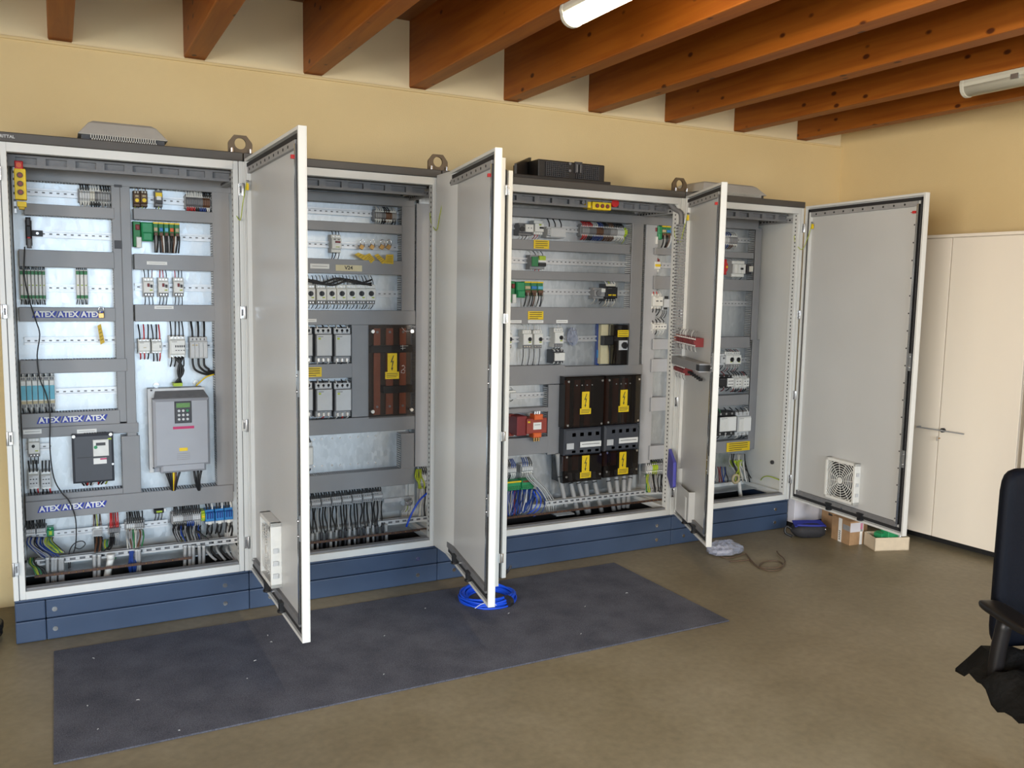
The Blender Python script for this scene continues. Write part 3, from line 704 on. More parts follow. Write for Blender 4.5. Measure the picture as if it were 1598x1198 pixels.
m = MB()
for i in range(9): m.box(x0+w_*.3+i*.011, x0+w_*.3+i*.011+.006, .31, .40, z1-.002, z1+.002, 'black')
m.build('vent', T, og, loc=(0,0,0))
m = MB(); screw(m, x0+.008, .30, z1-.008); screw(m, x1-.012, .30, z1-.006); screw(m, x1-.006, .30, z0+h*.36, .005); m.build('screw', T, og, loc=(0,0,0))
m = MB(); wires(m, [x0+w_*(.2+.08*i) for i in range(9)], z0+.006, -.035, .36, 'kkrkwrkky', .004, .012); m.build('wires', T, og, loc=(0,0,0))
# padlock and tag on the ATEX duct
def padlock(label, u, v, y, tagpts, group=None, tilt=0):
    c = px_y(u, v, y); og = tuple(c); T = thing('padlock', label, 'padlock', og, group)
    m = MB(); r = .011; pts = [(c.x-r, y, c.z), (c.x-r, y, c.z+.02)]+[(c.x+r*math.cos(math.pi-a_*math.pi/6), y, c.z+.02+r*math.sin(math.pi-a_*math.pi/6)) for a_ in range(1, 6)]+[(c.x+r, y, c.z+.02), (c.x+r, y, c.z)]
    m.tube(pts, .0025, 'chrome', 6); m.build('shackle', T, og, loc=(0,0,0))
    m = MB(); ca, sa = math.cos(tilt), math.sin(tilt)
    m.prism([(c.x+ca*a_-sa*b_, y-.007, c.z+sa*a_+ca*b_) for a_, b_ in ((-.010, -.022), (.010, -.022), (.012, -.018), (.012, .0), (.009, .003), (-.009, .003), (-.012, 0), (-.012, -.018))], (0, .014, 0), 'brass'); m.build('lock_body', T, og, loc=(0,0,0), bevel=.002)
    P_ = [px_y(a_, b_, y-.012) for a_, b_ in tagpts]
    t = thing('lockout_tag', label.replace('padlock', 'lockout tag').replace('brass', 'yellow'), 'tag', tuple(P_[0]), group and group.replace('padlocks', 'tags'))
    m = MB().prism([tuple(q_) for q_ in P_], (0, .002, 0), 'tag_yellow'); m.build('plate', t, tuple(P_[0]), loc=(0,0,0))
    m = MB()
    A, B, C_, D = P_
    for k in range(1, 5):
        f = k/5.5; a_, b_ = A.lerp(D, f+.06), B.lerp(C_, f+.06); a_, b_ = a_.lerp(b_, .15), a_.lerp(b_, .85)
        m.tube([a_-Vector((0, .0006, 0)), b_-Vector((0, .0006, 0))], .0009, 'ink', 4)
    m.build('print', t, tuple(P_[0]), loc=(0,0,0))
padlock('single brass padlock hanging at the ATEX sticker', 158, 489, .335, [(152, 508), (157.5, 505), (163.5, 534), (157, 538)])
# loose black wire hanging in cabinet 1
pts = [(38.5, 385), (38, 430), (46, 468), (56, 500), (62, 522), (58, 555), (62, 590), (72, 615), (78, 645), (78, 700), (84, 745), (96, 768), (108, 782), (118, 810), (118, 850), (110, 875), (109.5, 893)]
m = MB(); m.tube(curve([px_y(u, v, .31) for u, v in pts], 5), .0028, 'black', 6)
tag(m.build('loose_wire', None, px_y(78, 700, .31)), 'single loose thin black wire hanging down across the leftmost cabinet', 'wire')
m = MB(); m.tube(curve([px_y(u, v, .30) for u, v in [(107, 890), (108, 862), (116, 848), (128, 844), (133, 849), (125, 856), (116, 854)]], 5), .0025, 'black', 6)
tag(m.build('loose_wire', None, px_y(107, 890, .30)), 'short looped end of black wire standing at the bottom of the leftmost cabinet', 'wire')

# ---- cabinet 1, right half
for i, (a_, b_) in enumerate(((208.5, 219), (219.5, 230.5))):
    dev('fuse_holder', f'{"left" if i == 0 else "right"} one of two brown fuse holders with yellow caps', 'fuse holder', (a_, 297, b_, 322), [('yellow_cap', 'yellow', (.2, .48, .8, .76), .006, 'cyl'), ('terminal', 'cream', grid(2, 1, .1, .02, .9, .18, .5, .8), .004), ('window', 'sand', (.25, .3, .75, .4), .003)], base='ceramic_brown', yf=.35, top=(2, 'cn', .03), bot=(2, 'yk', .03), group='two brown fuse holders')
dev('interface_relay', 'small yellow, white and black relay beside the brown fuse holders', 'relay', (242, 297, 254, 322), [('yellow_label', 'yellow', (.06, .14, .94, .42), .004), ('white_label', 'paper', (.2, .36, .8, .6), .005), ('black_front', 'dark', (.06, .62, .94, .82), .005)], base='midgrey', yf=.35, top=(3, 'kw', .03), bot=(3, 'ky', .03))
strip('terminal_strip', 'grey terminal strip with red and blue wires on the second cabinet column top rail', (291, 303, 328, 328), 13, ['midgrey', 'midgrey', 'brown'], 'wwk', 'rrkbbw')
def plc(label, R4, nmod, yf=.325):
    x0, x1, z0, z1 = rect(*R4, yf); og = ((x0+x1)/2, YP, z0); T = thing('bus_module', label, 'bus module', og); w_, h = x1-x0, z1-z0
    c = x0+w_*.42
    m = MB().cbox(x0, x0+w_*.16, .36, .418, z0+h*.06, z1, 'green2', .004); m.build('end_module', T, og, loc=(0,0,0))
    m = MB().cbox(x0+w_*.06, x0+w_*.17, .345, .362, z0+h*.02, z0+h*.42, 'white', .003); m.build('plug', T, og, loc=(0,0,0))
    m = MB().cbox(x0+w_*.05, x0+w_*.14, .352, .362, z1-h*.32, z1-h*.12, 'darkred', .003); m.build('indicator', T, og, loc=(0,0,0))
    m = MB().cbox(x0+w_*.17, c, .345, .418, z0+h*.3, z1-h*.02, 'green', .006); m.cbox(x0+w_*.18, c-.004, yf, .35, z0+h*.27, z1-h*.4, 'green', .006); m.build('coupler', T, og, loc=(0,0,0))
    p = (x1-c)/nmod
    for i in range(nmod):
        xa, xb = c+i*p+.001, c+(i+1)*p-.001
        m = MB().cbox(xa, xb, .355, .418, z0+h*.35, z1-h*.04, 'green2', .003); m.cbox(xa+.003, xb-.003, .345, .356, z0+h*.38, z0+h*.62, 'brown', .002)
        m.box(xa, xb, .352, .40, z1-h*.06, z1, 'yellow'); m.cbox(xa+.003, xb-.003, .348, .356, z1-h*.34, z1-h*.2, ['sand', 'terminal_blue', 'cyan', 'orange'][i % 4], .002)
        m.build('input_module', T, og, loc=(0,0,0))
    m = MB(); xs = [c+(x1-c)*(i+.5)/(nmod*3) for i in range(nmod*3)]; wires(m, xs, z0+h*.5, -h*.62, .345, 'kgkknwk', .0038, .006, .37); m.build('wires', T, og, loc=(0,0,0))
plc('green bus coupler with a yellow-edged row of inputs in the leftmost cabinet', (209, 346, 282, 388), 5)
for i, (a_, b_) in enumerate(((224, 240.5), (247.5, 263.5), (271.5, 287))):
    starter(f'{["left", "middle", "right"][i]} one of the three motor starters with red buttons', (a_, 433, b_, 463), tc=['kkd', 'rrk', 'rkk'][i], bc='k', group='three motor starters', tl=.055, bl=.05)
contactor('left one of the two white contactors above the big grey inverter', (216, 529, 235, 552), tc='krk', bc='rrk', group='two white contactors', tl=.075, bl=.035, face='white', extra=[('brand_mark', 'sand', (.4, .55, .65, .6), .0068)])
contactor('right one of the two white contactors above the big grey inverter', (237, 529, 253, 552), tc='kkr', bc='kkr', group='two white contactors', tl=.075, bl=.045, face='white', extra=[('test_slot', 'dark', (.75, .4, .85, .6), .0068)])
contactor('large white contactor directly above the keypad of the big inverter', (265, 524, 290, 559), tc='k', bc='k', face='white', n=4, tl=.09, bl=.05, extra=[('auxiliary_contact', 'dark', grid(5, 1, .3, .40, .95, .52, .6, .8), .008), ('lower_contact', 'dark', grid(4, 1, .3, .62, .95, .66, .6, .8), .008)])
T = dev('surge_arrester', 'four-pole pale grey surge arrester right of the large white contactor', 'surge arrester', (297, 526, 324, 559), [('plug_in_module', 'pale', grid(4, 1, .01, .26, .99, .95, .92, 1), .006), ('terminal_slot', 'midgrey', grid(4, 1, .05, .05, .95, .16, .35, .8), .003), ('type_label', 'sand', [(.1, .34, .22, .40), (.3, .34, .42, .40)], .0075)], base='pale', yf=.335, step=(.2, 0, .015), top=(3, 'k', .09, .0055), bot=None)
m = MB(); og = Vector(T.location)
for i, u in enumerate((300.5, 309.5, 318)):
    m.tube(curve([px_y(u, 558, .36), px_y(u+1, 570, .355), px_y(u+6+i*1, 578+i*-1, .355), px_y(322+i*2, 584-i*3, .36), px_y(336, 583-i*1.5, .375)], 4), .0055, 'black', 6)
m.tube(curve([px_y(334, 584, .36), px_y(322, 588, .36), px_y(312, 596, .36), px_y(306, 602, .37)], 4), .0035, 'yellow', 6)
m.build('lower_wires', T, og, loc=(0,0,0))
# big grey inverter
x0, x1, z0, z1 = rect(240, 622, 328, 737, .24); og = ((x0+x1)/2, YP, z0); w_, h = x1-x0, z1-z0
T = thing('power_inverter', 'large grey wall inverter with keypad, green display and magenta stripe', 'inverter', og)
bx0, bx1, bz0, bz1 = rect(233, 606, 319, 734, .33)
m = MB().box(bx0, bx1, .33, .418, bz0, bz1, 'drive_grey'); m.build('heat_sink', T, og, loc=(0,0,0), bevel=.003)
m = MB().box(bx0-.004, bx1+.004, .318, .332, bz1-.045, bz1+.004, 'pale').box(bx0-.004, bx0+.016, .318, .332, bz0, bz1-.04, 'pale'); m.build('flange', T, og, loc=(0,0,0), bevel=.002)
m = MB().prism([(x0+.006, .26, z1), (x1-.002, .26, z1), (x1-.02, .325, z1+.035), (x0+.02, .325, z1+.035)], (0, .004, .004), 'midgrey'); m.build('vent_hood', T, og, loc=(0,0,0))
m = MB(); m.cbox(x0, x1, .24, .33, z0+.03, z1, 'drive_grey', .012); m.cbox(x0+.03, x1-.02, .245, .33, z0, z0+.05, 'drive_grey', .01); m.build('housing', T, og, loc=(0,0,0))
k0, k1, kz0, kz1 = rect(272.5, 626, 299, 660, .236)
m = MB().cbox(k0, k1, .234, .242, kz0, kz1, 'dark', .003); m.build('keypad', T, og, loc=(0,0,0))
m = MB().box(k0+.008, k1-.008, .2315, .2345, kz1-.030, kz1-.008, 'lcd'); m.build('display', T, og, loc=(0,0,0))
for i in range(3):
    for j in range(3):
        m = MB().cyl((k0+(k1-k0)*(.25+.25*i), .230, kz1-.046-j*.021), 'y', .0062, .005, 'green' if (i, j) == (2, 0) else 'pale', 12); m.build('key', T, og, loc=(0,0,0))
s0, s1, sz0, sz1 = rect(270, 665, 303, 669, .238); MB().box(s0, s1, .2385, .241, sz0, sz1, 'magenta').build('stripe', T, og, loc=(0,0,0))
s0, s1, sz0, sz1 = rect(280, 698.5, 293, 703.5, .238); MB().box(s0, s1, .2385, .241, sz0, sz1, 'yellow').build('warning_label', T, og, loc=(0,0,0))
m = MB()
for k in range(4):
    s0, s1, sz0, sz1 = rect(276, 707+k*3, 297, 708+k*3, .238); m.box(s0, s1, .2392, .241, sz0, sz1, 'grey')
m.build('printed_text', T, og, loc=(0,0,0))
m = MB()
for u, v in ((244, 601), (306, 597)): c = px_y(u, v, .40); m.cyl((c.x, .405, c.z), 'y', .014, .012, 'chrome', 12)
c = px_y(284, 619.5, .316); screw(m, c.x, .318, c.z, .008, 'steel'); c = px_y(236, 609, .316); screw(m, c.x, .318, c.z, .005, 'dark'); c = px_y(240, 730, .316); screw(m, c.x, .318, c.z, .005, 'dark'); m.build('screw', T, og, loc=(0,0,0))
m = MB()
for u, c in ((258, 'black'), (263, 'black'), (267, 'black'), (271, 'yellow'), (275, 'brown'), (281, 'black'), (303, 'black'), (309, 'black'), (314, 'black')):
    m.tube(curve([px_y(u, 734, .30), px_y(u*.5+(271 if u < 290 else 308)*.5, 750, .30), px_y((271 if u < 290 else 305)+(u-271)*.15, 766, .335), px_y((271 if u < 290 else 305)+(u-271)*.1, 775, .36)], 4), .006, c, 6)
m.build('wires', T, og, loc=(0,0,0))
m = MB()
for i in range(3): m.tube(curve([px_y(273+i*6, 556, .355), px_y(284-i*4+2, 578, .35), px_y(273+i*5, 599, .36)], 4), .006, 'black', 6)
m.box(*rect(270, 597, 284, 600, .36)[:2], .34, .40, *rect(270, 597, 284, 602, .36)[2:], 'lime'); m.build('supply_wires', T, og, loc=(0,0,0))

# ---- cabinet 1, wiring space at the bottom
def crail(cab, ua, va, ub, vb, y, label=None):
    A, B = px_y(ua, va, y), px_y(ub, vb, y); T, og, P = CAB[cab]; z = (A.z+B.z)/2; b = MB()
    b.box(A.x, B.x, y, y+.003, z+.006, z+.015, 'pale'); b.box(A.x, B.x, y, y+.003, z-.015, z-.006, 'pale'); b.box(A.x, B.x, y, y+.03, z+.013, z+.015, 'pale')
    k = A.x
    while k < B.x: b.box(k, min(k+.018, B.x), y, y+.003, z-.007, z+.007, 'pale'); k += .042
    b.box(A.x, B.x, y+.012, y+.014, z-.012, z+.012, 'midgrey')
    return P(b, 'cable_clamp_rail')
def bar(cab, ua, va, ub, vb, y, m='copper_bar', h=.012, t=.006, name='earth_bar'):
    A, B = px_y(ua, va, y), px_y(ub, vb, y); T, og, P = CAB[cab]; z = (A.z+B.z)/2
    b = MB().box(A.x, B.x, y, y+t, z-h/2, z+h/2, m)
    k = A.x+.02
    while k < B.x-.02: b.cyl((k, y-.003, z), 'y', .003, .004, 'brass', 6); k += .03
    return P(b, name)
rail(40, 262, 826, cab=1, y=.40)
crail(1, 55, 879, 374, 841, .27); bar(1, 54, 901, 300, 869, .16); crail(2, 590, 818, 671, 807, .27); bar(2, 476, 850, 671, 823, .16); bar(3, 790, 809, 1037, 778, .16); crail(3, 850, 786, 1036, 764, .27)
x0, x1, z0, z1 = rect(47, 845, 372, 870, .418); 
def cable(m, pts, r, c, y, n=4):
    m.tube(curve([px_y(u, v, y if len(q) == 0 else q[0]) for u, v, *q in pts], n), r, c, 6)
def grey_bundle(label, us, vtop, vbot, dy=.25, group='grey cables coming up through the cabinet floor'):
    for i, u in enumerate(us):
        b = MB(); du = random.uniform(-1.5, 1.5)
        cable(b, [(u+du, vbot+random.uniform(-2, 3)), (u+du*.5, (vtop+vbot)/2), (u, vtop)], .0085, 'grey_cable', dy)
        c = px_y(u, vtop, dy); b.cyl((c.x, c.y, c.z-.004), 'z', .0088, .008, 'pale', 8)
        tag(b.build('cable', None, px_y(u, vbot, dy)), f'{ORD[i]} from left of the {label}', 'cable', group)
grey_bundle('light grey cables, left bottom corner of leftmost cabinet', (74, 82, 87, 93.5, 97), 871, 915)
grey_bundle('grey cables below the small grey relay in the leftmost cabinet', (147, 155), 866, 904)
grey_bundle('grey cables under the long terminal row, leftmost cabinet', (289, 296, 302, 311, 318), 852, 884)
grey_bundle('grey cables right of the blue bundle in the leftmost cabinet', (213, 217), 858, 893)
def wirefan(label, name, starts, v0, end, v1, cols, y0=.36, y1=.28, r=.0024, n=None, cat='wire bundle', sag=6):
    b = MB()
    if r < .0042 and len(starts) > 3: starts = [a+(starts[-1]-starts[0])/len(starts)*k/2 for a in starts for k in (0, 1)]; cols = ''.join(c+c2 for c, c2 in zip(cols, cols[1:]+'k'))
    for i, u in enumerate(starts):
        e = end[0]+(end[1]-end[0])*(i+.5)/len(starts)+random.uniform(-1.5, 1.5)
        b.tube(curve([px_y(u, v0, y0), px_y(u+random.uniform(-2, 2), v0+(v1-v0)*.35+random.uniform(-2, 2), (y0*2+y1)/3-.01), px_y(u*.35+e*.65+random.uniform(-2, 2), v0+(v1-v0)*.7+sag*random.random(), (y0+2*y1)/3-.02), px_y(e, v1, y1)], 5), r, WM[cols[i % len(cols)]], 5)
    return tag(b.build(name, None, px_y(end[0], v1, y1)), label, cat)
strip('terminal_strip', 'grey terminal strip with black wires at the left bottom of the leftmost cabinet', (41, 822, 55, 836), 5, ['pale'], 'kkk', None, .05, yf=.36)
strip('terminal_strip', 'second grey terminal strip at the left bottom, beside the green-yellow earth terminal', (57, 820, 71, 835), 5, ['pale'], 'kkk', None, .06, yf=.36)
dev('earth_terminal', 'green and yellow earth terminal at the left bottom of the leftmost cabinet', 'terminal', (73, 824, 84, 838), [('yellow_face', 'lime', (.3, .3, .75, .75), .004), ('screw', 'steel', (.4, .05, .6, .2), .003, 'cyl')], base='green', yf=.36)
wirefan('blue and grey wires fanning from the left bottom terminals to grey cables', 'wire_bundle', [44+3*i for i in range(9)], 838, (74, 98), 872, 'bgbgkbgb', sag=8)
wirefan('green-yellow earth wires running down from the left bottom earth terminal', 'wire_bundle', [72, 75, 78, 80, 82], 838, (90, 103), 862, 'yyeyg')
wirefan('green wires with clear sleeves at the left bottom corner of the copper bar', 'wire_bundle', [46, 48, 52, 56], 870, (55, 75), 898, 'eyek', y0=.3, y1=.17, sag=-4)
dev('rail_relay', 'small grey relay hanging under brown wires on the bottom rail', 'relay', (145, 822, 160, 838), [('grey_front', 'grey', (.1, .3, .9, .8), .004), ('white_marker', 'paper', (.3, .0, .7, .2), .005)], base='pale', yf=.36, top=(5, 'nkyk', .06), bot=(4, 'knk', .08))
strip('terminal_strip', 'grey terminal strip under a bundle of red wires in the leftmost cabinet', (171, 819, 186, 836), 6, ['midgrey'], ['r', 'd', 'r'], ['k', 'g'], .07, yf=.355)
strip('terminal_strip', 'white-topped terminal strip above the hanging beige wires', (197, 812, 224, 828), 8, ['pale', 'grey'], ['k'], ['c', 'g'], .05, yf=.355)
wirefan('beige and olive wires hanging in loops below the white-topped terminals', 'wire_bundle', [198+2.6*i for i in range(10)], 826, (203, 216), 858, 'cgngec', sag=10, r=.0034)
wirefan('bright blue cable bundle dropping to the floor opening', 'wire_bundle', [203, 205, 208, 210], 856, (201, 212), 893, 'bbbb', y0=.28, y1=.25, r=.006, sag=0)
dev('limit_relay', 'black relay with yellow mark hanging near the long terminal row', 'relay', (241, 793, 256, 802), [('yellow_mark', 'lime', (.2, .4, .8, .7), .004), ('white_screw', 'paper', (1.0, .1, 1.2, .6), .004)], base='black', yf=.36, top=(2, 'kk', .03), bot=(3, 'k', .05))
strip('terminal_strip', 'long light grey terminal row left of the blue terminals', (270, 799, 313, 818), 14, ['pale', 'grey', 'pale'], ['k'], ['k', 'k', 'b', 'g'], .05, yf=.345)
dev('earth_terminal', 'green-yellow earth terminal left of the three blue terminals', 'terminal', (314.5, 798, 320.5, 814), [('band', 'yellow', (.1, .4, .9, .6), .003)], base='lime', yf=.345)
for i, (a_, b_) in enumerate(((321, 335), (336.5, 350), (351, 364))):
    dev('blue_terminal', f'{["left", "middle", "right"][i]} one of the three bright blue terminals', 'terminal', (a_, 796-i*1.5, b_, 818-i*1.5), [('grey_foot', 'pale', (0, .74, 1, 1), .004), ('clamp_lug', 'white', (.3, .82, .7, 1.05), .008), ('slot', 'blue', [(.15, .1, .3, .6), (.45, .1, .6, .6), (.72, .1, .85, .6)], .003)], base='terminal_blue', yf=.345, top=(3, 'kkw', .05, .004), bot=(2, 'k', .07, .005), group='three blue terminals')
wirefan('dark wires fanning down from the long terminal row of the leftmost cabinet', 'wire_bundle', [270+3.4*i for i in range(13)], 818, (286, 318), 856, 'kkgkbkgk', sag=10)
wirefan('thick black wires sagging below the blue terminals', 'wire_bundle', [307, 313, 326, 340, 356, 362], 820, (330, 360), 846, 'kkkkgk', r=.005, sag=12)
wirefan('green-yellow wires and one green wire below the long terminal row', 'wire_bundle', [284, 290, 320], 836, (281, 322), 858, 'yye', r=.004)
wirefan('grey cables bending back at the right bottom of the leftmost cabinet', 'wire_bundle', [322, 330, 338, 346, 354], 852, (334, 372), 874, 'gkgkg', y0=.3, y1=.2, r=.007, sag=4)
wirefan('green earth wire loop around the white cable plug', 'wire_bundle', [160, 164, 168], 842, (174, 184), 870, 'eye', r=.004, sag=10)
wirefan('brown and black wires under the small grey relay', 'wire_bundle', [148, 151, 154, 157, 172, 176], 838, (147, 162), 868, 'knknkk', r=.004, sag=6)
b = MB(); cable(b, [(166, 906), (169, 890), (173, 872)], .016, 'white', .24); b.cyl(px_y(173, 872, .24), 'z', .018, .025, 'white', 10)
tag(b.build('cable', None, px_y(166, 906, .24)), 'thick white cable with a round plug, bottom of the leftmost cabinet', 'cable')

# ---- cabinet 2
strip('terminal_strip', 'grey terminal strip at the right end of the top rail, rotary breaker cabinet', (586, 327, 619, 346), 10, ['grey', 'midgrey', 'brown', 'grey'], 'wkw', 'wkwk', .03)
dev('circuit_breaker', 'small white circuit breaker left of the four padlocks', 'circuit breaker', (518, 366, 533, 394), [('terminal', 'steel', grid(3, 1, .1, .04, .9, .16, .5, .8), .004, 'cyl'), ('toggle', 'darkred', (.35, .36, .85, .46), .01), ('label', 'yg', (.4, .66, .8, .7), .002), ('vent', 'midgrey', grid(2, 1, .1, .24, .9, .30, .6, 1), .003)], top=(3, 'k', .035), bot=(3, 'k', .04))
for i, u in enumerate((565.5, 581.5, 597, 607.5)):
    tp_ = [[(553, 397), (559, 394), (584, 404), (577, 411)], [(570, 398), (577, 395), (585, 405), (579, 411)], [(584, 398), (590, 396), (603, 408), (597, 412)], [(603, 397), (614, 397), (614, 412), (600, 411)]][i]
    padlock(f'{ORD[i]} from left of the four brass padlocks in a row', u, 383, .355-.004*i, tp_, 'four padlocks in a row', tilt=R_(-30))
us = [469.5, 484.8, 502, 517.7, 533.5, 549, 564, 579]
for i, u in enumerate(us):
    if i == 0: continue
    starter(f'{ORD[i-1]} from left of the seven white motor breakers with black knobs', (u-7.6, 444, u+7.6, 475), tc='kwk', bc='kwk', name='motor_breaker', knob=(.26, .28, .78, .62), group='seven rotary motor breakers', tl=.055, bl=.03)
b = MB()
for k in range(3): b.tube(curve([px_y(470+i*11, 441-4*math.sin(i*1.1+k)-k*1.5, .345) for i in range(11)], 3), .005, 'black', 6)
tag(b.build('wire_bundle', None, px_y(520, 440, .345)), 'black busbar wires running along the tops of the seven motor breakers', 'wire bundle')
def big_contactor(label, R4, bc='wkw'):
    contactor(label, R4, base='midgrey', face='pale', tc='wkw', bc=bc, group='six large contactors', tl=.018, bl=.018, yf=.31,
              extra=[('terminal_cover', 'pale', (.02, .02, .98, .20), .004), ('terminal_hole', 'dark', grid(3, 1, .06, .06, .94, .18, .35, .8), .0045, 'cyl'), ('foot_cover', 'grey', (.05, .82, .95, .99), .002), ('clamp', 'chrome', grid(3, 1, .08, .86, .92, .99, .5, .9), .006), ('logo_mark', 'yg', (.14, .28, .3, .34), .0068)])
for i, (a_, b_) in enumerate(((462, 488.5), (492.5, 519), (522, 548.5))):
    big_contactor(f'{["left", "middle", "right"][i]} one of the upper three large pale contactors', (a_, 511, b_, 566))
    big_contactor(f'{["left", "middle", "right"][i]} one of the lower three large pale contactors, below the yellow sticker', (a_+.5, 597, b_+.5, 651), 'wrw')
contactor('pale contactor standing alone beside the screw-dotted zinc plate', (468, 690, 489, 734), base='pale', face='white', tc='k', bc='k', tl=.03, bl=.02, yf=.32)
m = MB()
for v, n0 in ((682.5, 0), (724.5, 1)):
    for i, u in enumerate((490, 502, 518, 530.5, 546.5, 558.5, 574, 586)): c = px_y(u, v-(u-538)*.058, YP); screw(m, c.x, YP, c.z, .0055)
P2(m, 'plate_screw')
# copper busbars under smoked cover
x0, x1, z0, z1 = rect(575.5, 507, 648, 651, .33)
og = ((x0+x1)/2, YP, z0); T = thing('busbar_assembly', 'three copper busbars behind a clear smoked cover with lightning sticker', 'busbar', og); h = z1-z0
for k, (ua, ub) in enumerate(((583, 593), (602, 613), (623, 633))):
    a_, b_ = px_y(ua, 580, .36).x, px_y(ub, 580, .36).x
    m = MB().box(a_, b_, .355, .365, z0+.015, z1-.02, 'copper')
    for zz in (z0+.06, z1-.04): m.cyl(((a_+b_)/2, .35, zz), 'y', .007, .006, 'steel', 8)
    m.build('busbar', T, og, loc=(0,0,0))
for fa, fb in ((.70, .78), (.26, .34)):
    m = MB().box(x0+.015+(0 if fa > .5 else .075), x1-.01, .345, .415, z0+h*fa, z0+h*fb, 'black'); m.build('busbar_support', T, og, loc=(0,0,0), bevel=.003)
m = MB().box(x0+.002, x1-.002, .40, .418, z0+.003, z1-.003, 'ceramic_brown'); m.build('back_board', T, og, loc=(0,0,0))
MB().box(x0, x1, .326, .330, z0, z1, 'clear_cover').build('cover', T, og, loc=(0,0,0))
m = MB()
for xs_ in (x0+.022, x1-.022):
    for zs_ in (z0+.038, z1-.035): m.cyl((xs_, .322, zs_), 'y', .010, .09, 'chrome', 12)
m.build('stud', T, og, loc=(0,0,0))
def bolt_sticker(T, og, Ra, Rb, y):
    x0, x1, z0, z1 = rect(*Ra, y); b = MB().box(x0, x1, y-.0015, y, z0, z1, 'yellow')
    w_, h = x1-x0, z1-z0; L = [(.60, .88), (.30, .50), (.52, .54), (.42, .18), (.34, .22), (.48, .06), (.60, .24), (.50, .22), (.66, .60), (.46, .56), (.68, .88)]
    b.prism([(x0+a_*w_, y-.0016, z0+c*h) for a_, c in L][::-1], (0, -.0008, 0), 'ink'); b.build('lightning_sticker', T, og, loc=(0,0,0))
    x0, x1, z0, z1 = rect(*Rb, y); b = MB().box(x0, x1, y-.0015, y, z0, z1, 'yellow'); w_, h = x1-x0, z1-z0
    for k in range(3): b.box(x0+.1*w_, x1-(.1+.08*(k == 2))*w_, y-.002, y-.0012, z1-h*(.28+.24*k), z1-h*(.20+.24*k), 'ink')
    b.build('caption_sticker', T, og, loc=(0,0,0))
bolt_sticker(T, og, (604.7, 551, 619.4, 580), (601, 580, 622.7, 591), .326)
# chalk marks on the cover
def strokes(T, og, lines, y, name='chalk_mark'):
    b = MB()
    for ln in lines: b.tube([px_y(u, v, y) for u, v in ln], .0012, 'paper', 4)
    b.build(name, T, og, loc=(0,0,0))
strokes(T, og, [[(628.5, 538), (628.5, 546)], [(625, 540), (637, 539.5)], [(625.5, 543.5), (633, 543)], [(629, 514), (633, 517), (641, 516)], [(627, 511), (630, 514)]], .3245)
strokes(T, og, [[(626, 581.5), (631, 582), (632, 577.5), (629, 576.5), (626.5, 578), (626, 581.5)], [(629, 576), (632, 574), (631, 570.5), (627, 571)], [(627, 571), (630, 569.5)]], .3245)
for i in range(8):
    a_ = 470+16.1*i; dv = -1.9*i
    dev('feed_through_terminal', f'{ORD[i]} from left of the eight large grey terminals above thick black wires', 'terminal', (a_, 781+dv, a_+15, 795+dv), [('clamp', 'steel', grid(4, 1, .05, .1, .95, .3, .6, .8), .005), ('marking_strip', 'pale', (.05, .42, .95, .55), .003), ('wire_entry', 'dark', grid(4, 1, .05, .66, .95, .9, .55, .8), .002, 'cyl')], base='grey', yf=.33, step=(.25, .25, .01), top=(4, 'k', .04, .004), bot=None, group='eight large grey terminals')
for i in range(8):
    wirefan(f'{ORD[i]} group of black wires from left dropping from the eight large grey terminals', 'wire_bundle', [472+16.1*i+3.7*k for k in range(4)], 795-1.9*i, (474+15.6*i, 489+15.6*i), 836-2.0*i, 'kkgk', y0=.36, y1=.27, r=.0042, sag=4)
for i in range(9):
    for j in range(2):
        u = 481+i*14.5+j*6; v0 = 832-1.8*i
        b = MB(); cable(b, [(u+random.uniform(-1, 1), v0+34), (u, v0+18), (u+random.uniform(-1, 1), v0)], .009 if j else .007, 'grey_cable' if (i+j) % 2 else 'dark', .25-.02*j)
        tag(b.build('cable', None, px_y(u, v0+34, .25)), f'{["thinner", "thicker"][j]} cable of the {ORD[i]} pair from left, below the eight large grey terminals', 'cable', 'sheathed cables in the second cabinet')
b = MB(); cable(b, [(668, 768), (655, 780), (643, 800), (634, 822)], .006, 'blue_cable', .26)
tag(b.build('cable', None, px_y(634, 822, .26)), 'single bright blue wire at the right bottom of the rotary breaker cabinet', 'wire')
wirefan('lime green earth wires hanging at the right bottom of the rotary breaker cabinet', 'wire_bundle', [650, 652, 654, 657], 732, (652, 662), 762, 'yyyy', y0=.34, y1=.3, r=.005, sag=0)
strip('terminal_strip', 'short grey terminal strip behind the lime green wires', (657, 737, 671, 756), 5, ['pale', 'grey'], ['k'], ['g'], .04, yf=.36)
wirefan('clear-sleeved grey wires below the lime green earth wires', 'wire_bundle', [655, 658, 661, 664, 667], 760, (650, 670), 805, 'gcgkg', y0=.33, y1=.26, r=.0055)
x0, x1, z0, z1 = rect(599, 776, 646, 782, .40); P2(MB().box(x0, x1, .395, .41, z0, z1, 'rail'), 'din_rail')
T_ = dev('cable_clamp', 'bright metal cable clamp on the lower rail of the rotary breaker cabinet', 'clamp', (632, 779, 644, 790), [('bolt', 'chrome', [(.1, .2, .4, .6), (.6, .1, .9, .5)], .012, 'cyl')], base='steel', yf=.34, bot=(3, 'gyg', .05))

